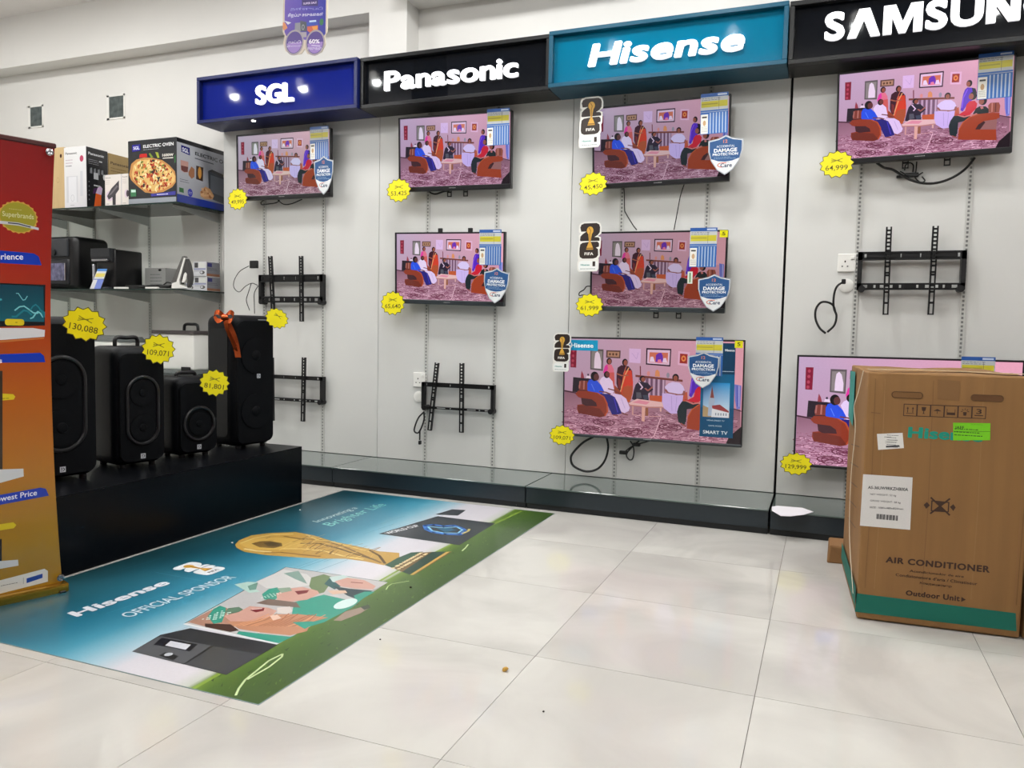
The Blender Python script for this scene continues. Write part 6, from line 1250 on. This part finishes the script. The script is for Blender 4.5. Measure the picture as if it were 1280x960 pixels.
a.poly(ell(*[(-1.465, 2.2)][0], .03, .055, 16), (206, 226, 224)); P_([(-1.413, 2.054), (-1.424, 2.137), (-1.394, 2.204), (-1.371, 2.201), (-1.37, 2.141), (-1.389, 2.061)], (150, 130, 116)); P_([(-1.404, 2.194), (-1.39, 2.224), (-1.368, 2.202), (-1.376, 2.176)], (60, 66, 60))
LN([(-1.811, 1.838), (-1.454, 1.83)], .010, (226, 228, 230))
# dark projector
P_([(-1.788, 1.617), (-1.81, 1.741), (-1.77, 1.818), (-1.448, 1.826), (-1.442, 1.607), (-1.593, 1.612)], (44, 46, 50)); P_([(-1.788, 1.617), (-1.803, 1.733), (-1.618, 1.741), (-1.595, 1.611)], (84, 86, 90)); P_([(-1.59, 1.613), (-1.607, 1.739), (-1.446, 1.751), (-1.444, 1.609)], (66, 68, 72)); P_([(-1.771, 1.678), (-1.791, 1.727), (-1.659, 1.733), (-1.642, 1.684)], (18, 20, 30)); P_([(-1.737, 1.687), (-1.748, 1.719), (-1.674, 1.722), (-1.661, 1.688)], (206, 208, 216)); P_([(-1.701, 1.628), (-1.699, 1.651), (-1.645, 1.647), (-1.638, 1.619)], (26, 26, 28)); LN([(-1.593, 1.612), (-1.611, 1.741)], .004, (24, 24, 26)); a.poly(ell(*[(-1.68, 1.644)][0], .012, .012, 8), (200, 204, 210))
# dark television picture at the far end
P_([(-1.844, 3.033), (-1.761, 3.452), (-1.446, 3.446), (-1.434, 3.02)], (52, 58, 64)); P_([(-1.788, 3.48), (-1.764, 3.621), (-1.693, 3.635), (-1.677, 3.509)], (66, 70, 74))
LN([(-1.73, 3.258), (-1.699, 3.288), (-1.644, 3.285), (-1.608, 3.318), (-1.548, 3.287), (-1.51, 3.247), (-1.511, 3.18), (-1.574, 3.16), (-1.635, 3.164), (-1.689, 3.196)], .022, (56, 120, 206), True); LN([(-1.708, 3.247), (-1.629, 3.256), (-1.583, 3.3), (-1.536, 3.263), (-1.528, 3.2), (-1.589, 3.176), (-1.653, 3.185)], .010, (140, 206, 240), True); LN([(-1.506, 3.2), (-1.501, 3.251), (-1.512, 3.29)], .012, (206, 190, 110)); P_([(-1.656, 3.233), (-1.599, 3.27), (-1.557, 3.244), (-1.59, 3.192)], (40, 100, 130))
def ptext(body, p0, p1, h, col, bold=0, shear=0.0):
    (x0, y0), (x1, y1) = p0, p1; L_ = math.hypot(x1-x0, y1-y0); ux, uy = (x1-x0)/L_, (y1-y0)/L_; nx, ny = -uy, ux
    a.text(body, [(x0, y0), (x1, y1), (x1+nx*h, y1+ny*h), (x0+nx*h, y0+ny*h)], col, bold, 1.0, shear)
w2 = (226, 230, 238)
q = [(-2.155, 1.742), (-2.144, 2.114), (-2.214, 1.75)]; ptext('Hisense', q[0], q[1], math.dist(q[0], q[2])*1.0, w2, .045, .02)
q = [(-2.004, 1.807), (-1.983, 2.267)]; ptext('OFFICIAL SPONSOR', q[0], q[1], .052, (206, 222, 232), .008)
q = [(-2.196, 3.081), (-2.194, 3.423)]; ptext('Innovating a', q[0], q[1], .055, (206, 230, 230), .0, .03)
q = [(-2.092, 3.049), (-2.095, 3.554)]; ptext('Brighter Life', q[0], q[1], .085, (140, 214, 206), .0, .03)
q = [(-1.799, 3.044), (-1.744, 3.241)]; ptext('WORLD CUP', q[0], q[1], .035, (226, 226, 230), .03)
LN([(-2.289, 2.185), (-2.071, 2.181)], .002, (90, 150, 170))
b2 = Art(); cup26(b2, 0, 0, .00082, (230, 234, 238), (50, 40, 30)); c_ = [(-2.183, 2.291)][0]; off = a.lay
for pts, cols, lay in b2.tris: a.tris.append(([(c_[0]-p[1], c_[1]+p[0]) for p in pts], cols, off+lay))
a.lay += b2.lay
a.build('printed_face', attr_mat('floor_print', .3, grain=.05, gscale=120, coat=.1), t, (0, 0, .0013), (1, 0, 0), (0, 1, 0), (0, 0, 1), world=True, step=3e-6)

# ================================================================ crumbs on the floor
def crumb(p, s, m, label, cat='crumb', h=None):
    b = B(); bmesh.ops.create_icosphere(b.bm, subdivisions=2, radius=s)
    for v in b.bm.verts: v.co += noise.noise_vector(v.co*60+Vector((p[0], p[1], 0)))*s*.6; v.co.z = v.co.z*.6
    mz = min(v.co.z for v in b.bm.verts)
    for v in b.bm.verts: v.co += Vector((p[0], p[1], -mz+.0003))
    simple('debris', label, 'debris', b, m, (p[0], p[1], 0))
yel = mat('crumb_yellow', (206, 160, 70), .7); drk = mat('crumb_dark', (40, 34, 32), .8); whc = mat('crumb_white', (226, 222, 216), .7)
crumb([(-0.776, 1.939)][0], .009, yel, 'yellow brown crumb on the tiles in the middle of the floor')
crumb([(-0.602, 1.763)][0], .003, drk, 'tiny dark speck on the tiles nearest the viewer')
crumb([(-1.199, 1.984)][0], .003, drk, 'tiny dark speck on the tiles close to the green edge of the floor sheet')
crumb([(-1.35, 2.439)][0], .005, drk, 'dark speck on the green strip of the floor sheet')
crumb([(-1.558, 1.873)][0], .004, whc, 'white speck on the floor sheet beside the picture of cheering fans')
crumb([(-2.445, 3.256)][0], .004, whc, 'white speck on the floor sheet near the far end of the plinth')
crumb([(-2.324, 2.628)][0], .004, whc, 'white speck at the tip of the golden cup on the floor sheet')
crumb([(-1.487, 3.846)][0], .011, whc, 'white crumb at the foot of the platform, far end of the floor sheet')

# ================================================================ hanging promotional sign
HY = 3.4
hz0, hz1 = 2.305, 2.74; hx0, hx1 = -2.668, -2.390
t = thing('hanging_sign', 'purple promotional sign hanging from the ceiling above the blue sign', 'hanging sign', ((hx0+hx1)/2, HY, hz0))
out = [(-2.654, 2.841), (-2.406, 2.803), (-2.393, 2.568), (-2.394, 2.412), (-2.409, 2.394), (-2.404, 2.354), (-2.427, 2.318), (-2.471, 2.305), (-2.515, 2.319), (-2.53, 2.345), (-2.549, 2.323), (-2.599, 2.321), (-2.649, 2.346), (-2.664, 2.388), (-2.654, 2.423), (-2.667, 2.445), (-2.664, 2.584)]
out = [(p[0], min(p[1], hz1)) for p in out]
cx_ = sum(p[0] for p in out)/len(out); 
B().prism(out, 'y', HY, HY+.004).done('board', mat('sign_board', (206, 196, 170), .4), t, world=True)
a = Art(); a.poly(out, (206, 192, 176))
inner = [(-2.644, 2.832), (-2.415, 2.796), (-2.402, 2.569), (-2.404, 2.405), (-2.418, 2.391), (-2.525, 2.388), (-2.644, 2.422), (-2.656, 2.443), (-2.654, 2.583)]
inner = [(p[0], min(p[1], hz1-.01)) for p in inner]; a.poly(inner, [(90, 60, 160), (40, 40, 150), (36, 40, 150), (36, 40, 146), (60, 60, 150), (110, 90, 170), (96, 60, 150), (90, 60, 160), (96, 70, 170)])
f = lambda pts: pts
a.poly([(-2.548, 2.589), (-2.45, 2.576), (-2.45, 2.546), (-2.548, 2.559)], (44, 26, 96)); a.text('SUPER SALE', [(-2.539, 2.564), (-2.458, 2.56), (-2.458, 2.57), (-2.539, 2.574)], (206, 190, 226), .03)
a.text('தள்ளுபடி', [(-2.617, 2.543), (-2.422, 2.52), (-2.422, 2.538), (-2.618, 2.561)], (150, 150, 210), .0); a.text('சிறப்பு சலுகைகள்', [(-2.634, 2.509), (-2.419, 2.49), (-2.419, 2.513), (-2.634, 2.534)], (225, 222, 236), .01)
a.poly([(-2.502, 2.481), (-2.461, 2.479), (-2.46, 2.47), (-2.502, 2.472)], (190, 214, 236)); a.poly(ell(*[(-2.428, 2.465)][0], .012, .017, 12), (36, 110, 60)); a.poly([(-2.665, 2.495), (-2.649, 2.486), (-2.636, 2.461), (-2.659, 2.45), (-2.667, 2.465)], (206, 130, 80)); a.poly([(-2.657, 2.5), (-2.613, 2.485), (-2.634, 2.477)], (206, 206, 214))
a.poly([(-2.59, 2.48), (-2.556, 2.478), (-2.551, 2.434), (-2.592, 2.432)], (130, 130, 140)); a.poly([(-2.558, 2.488), (-2.519, 2.476), (-2.517, 2.43), (-2.555, 2.435)], (70, 74, 84)); a.line(ell(*[(-2.54, 2.453)][0], .007, .012, 12), .003, (170, 172, 180), True)
a.poly([(-2.515, 2.453), (-2.45, 2.452), (-2.448, 2.415), (-2.478, 2.406), (-2.514, 2.433)], (196, 90, 60)); a.poly([(-2.486, 2.449), (-2.45, 2.45), (-2.454, 2.432), (-2.478, 2.432)], (226, 150, 60)); a.poly([(-2.519, 2.473), (-2.45, 2.47), (-2.449, 2.452), (-2.517, 2.456)], (40, 70, 170)); a.poly([(-2.597, 2.433), (-2.519, 2.427), (-2.518, 2.401), (-2.601, 2.41)], (160, 150, 160))
for c_, s_6 in (([(-2.594, 2.383), (-2.533, 2.376)], 0), ([(-2.466, 2.368), (-2.401, 2.361)], 1)):
    rx = .058; a.poly(ell(c_[0][0], c_[0][1], rx, .064, 24), (156, 146, 150)); a.poly(ell(c_[0][0], c_[0][1], rx*.86, .055, 24), (74, 50, 130)); a.poly([(c_[0][0]+rx*.8*math.cos(k*PI/10), c_[0][1]-.052*abs(math.sin(k*PI/10))) for k in range(11)], (150, 120, 190))
a.text('60%', [(-2.504, 2.367), (-2.439, 2.362), (-2.439, 2.381), (-2.504, 2.39)], (236, 230, 240), .03); a.line([(-2.488, 2.357), (-2.437, 2.348)], .003, (226, 220, 236)); a.text('சலுகை', [(-2.514, 2.339), (-2.425, 2.327), (-2.425, 2.34), (-2.514, 2.351)], (214, 204, 226), .0)
a.text('வட்டி', [(-2.63, 2.382), (-2.555, 2.375), (-2.555, 2.39), (-2.63, 2.396)], (220, 212, 230), .01); a.text('இல்லை', [(-2.64, 2.364), (-2.547, 2.356), (-2.547, 2.366), (-2.64, 2.374)], (220, 212, 230), .0)
a.build('printed_front', PRINT(), t, (0, HY-.0006, 0), (1, 0, 0), (0, 0, 1), (0, -1, 0), world=True)
for x in (hx0+.05, hx1-.05): B().cyl((x, HY+.002, hz1-.005), (x, HY+.002, CEIL), .0008, 6).done('hanging_thread', M_whitepl, t, world=True)
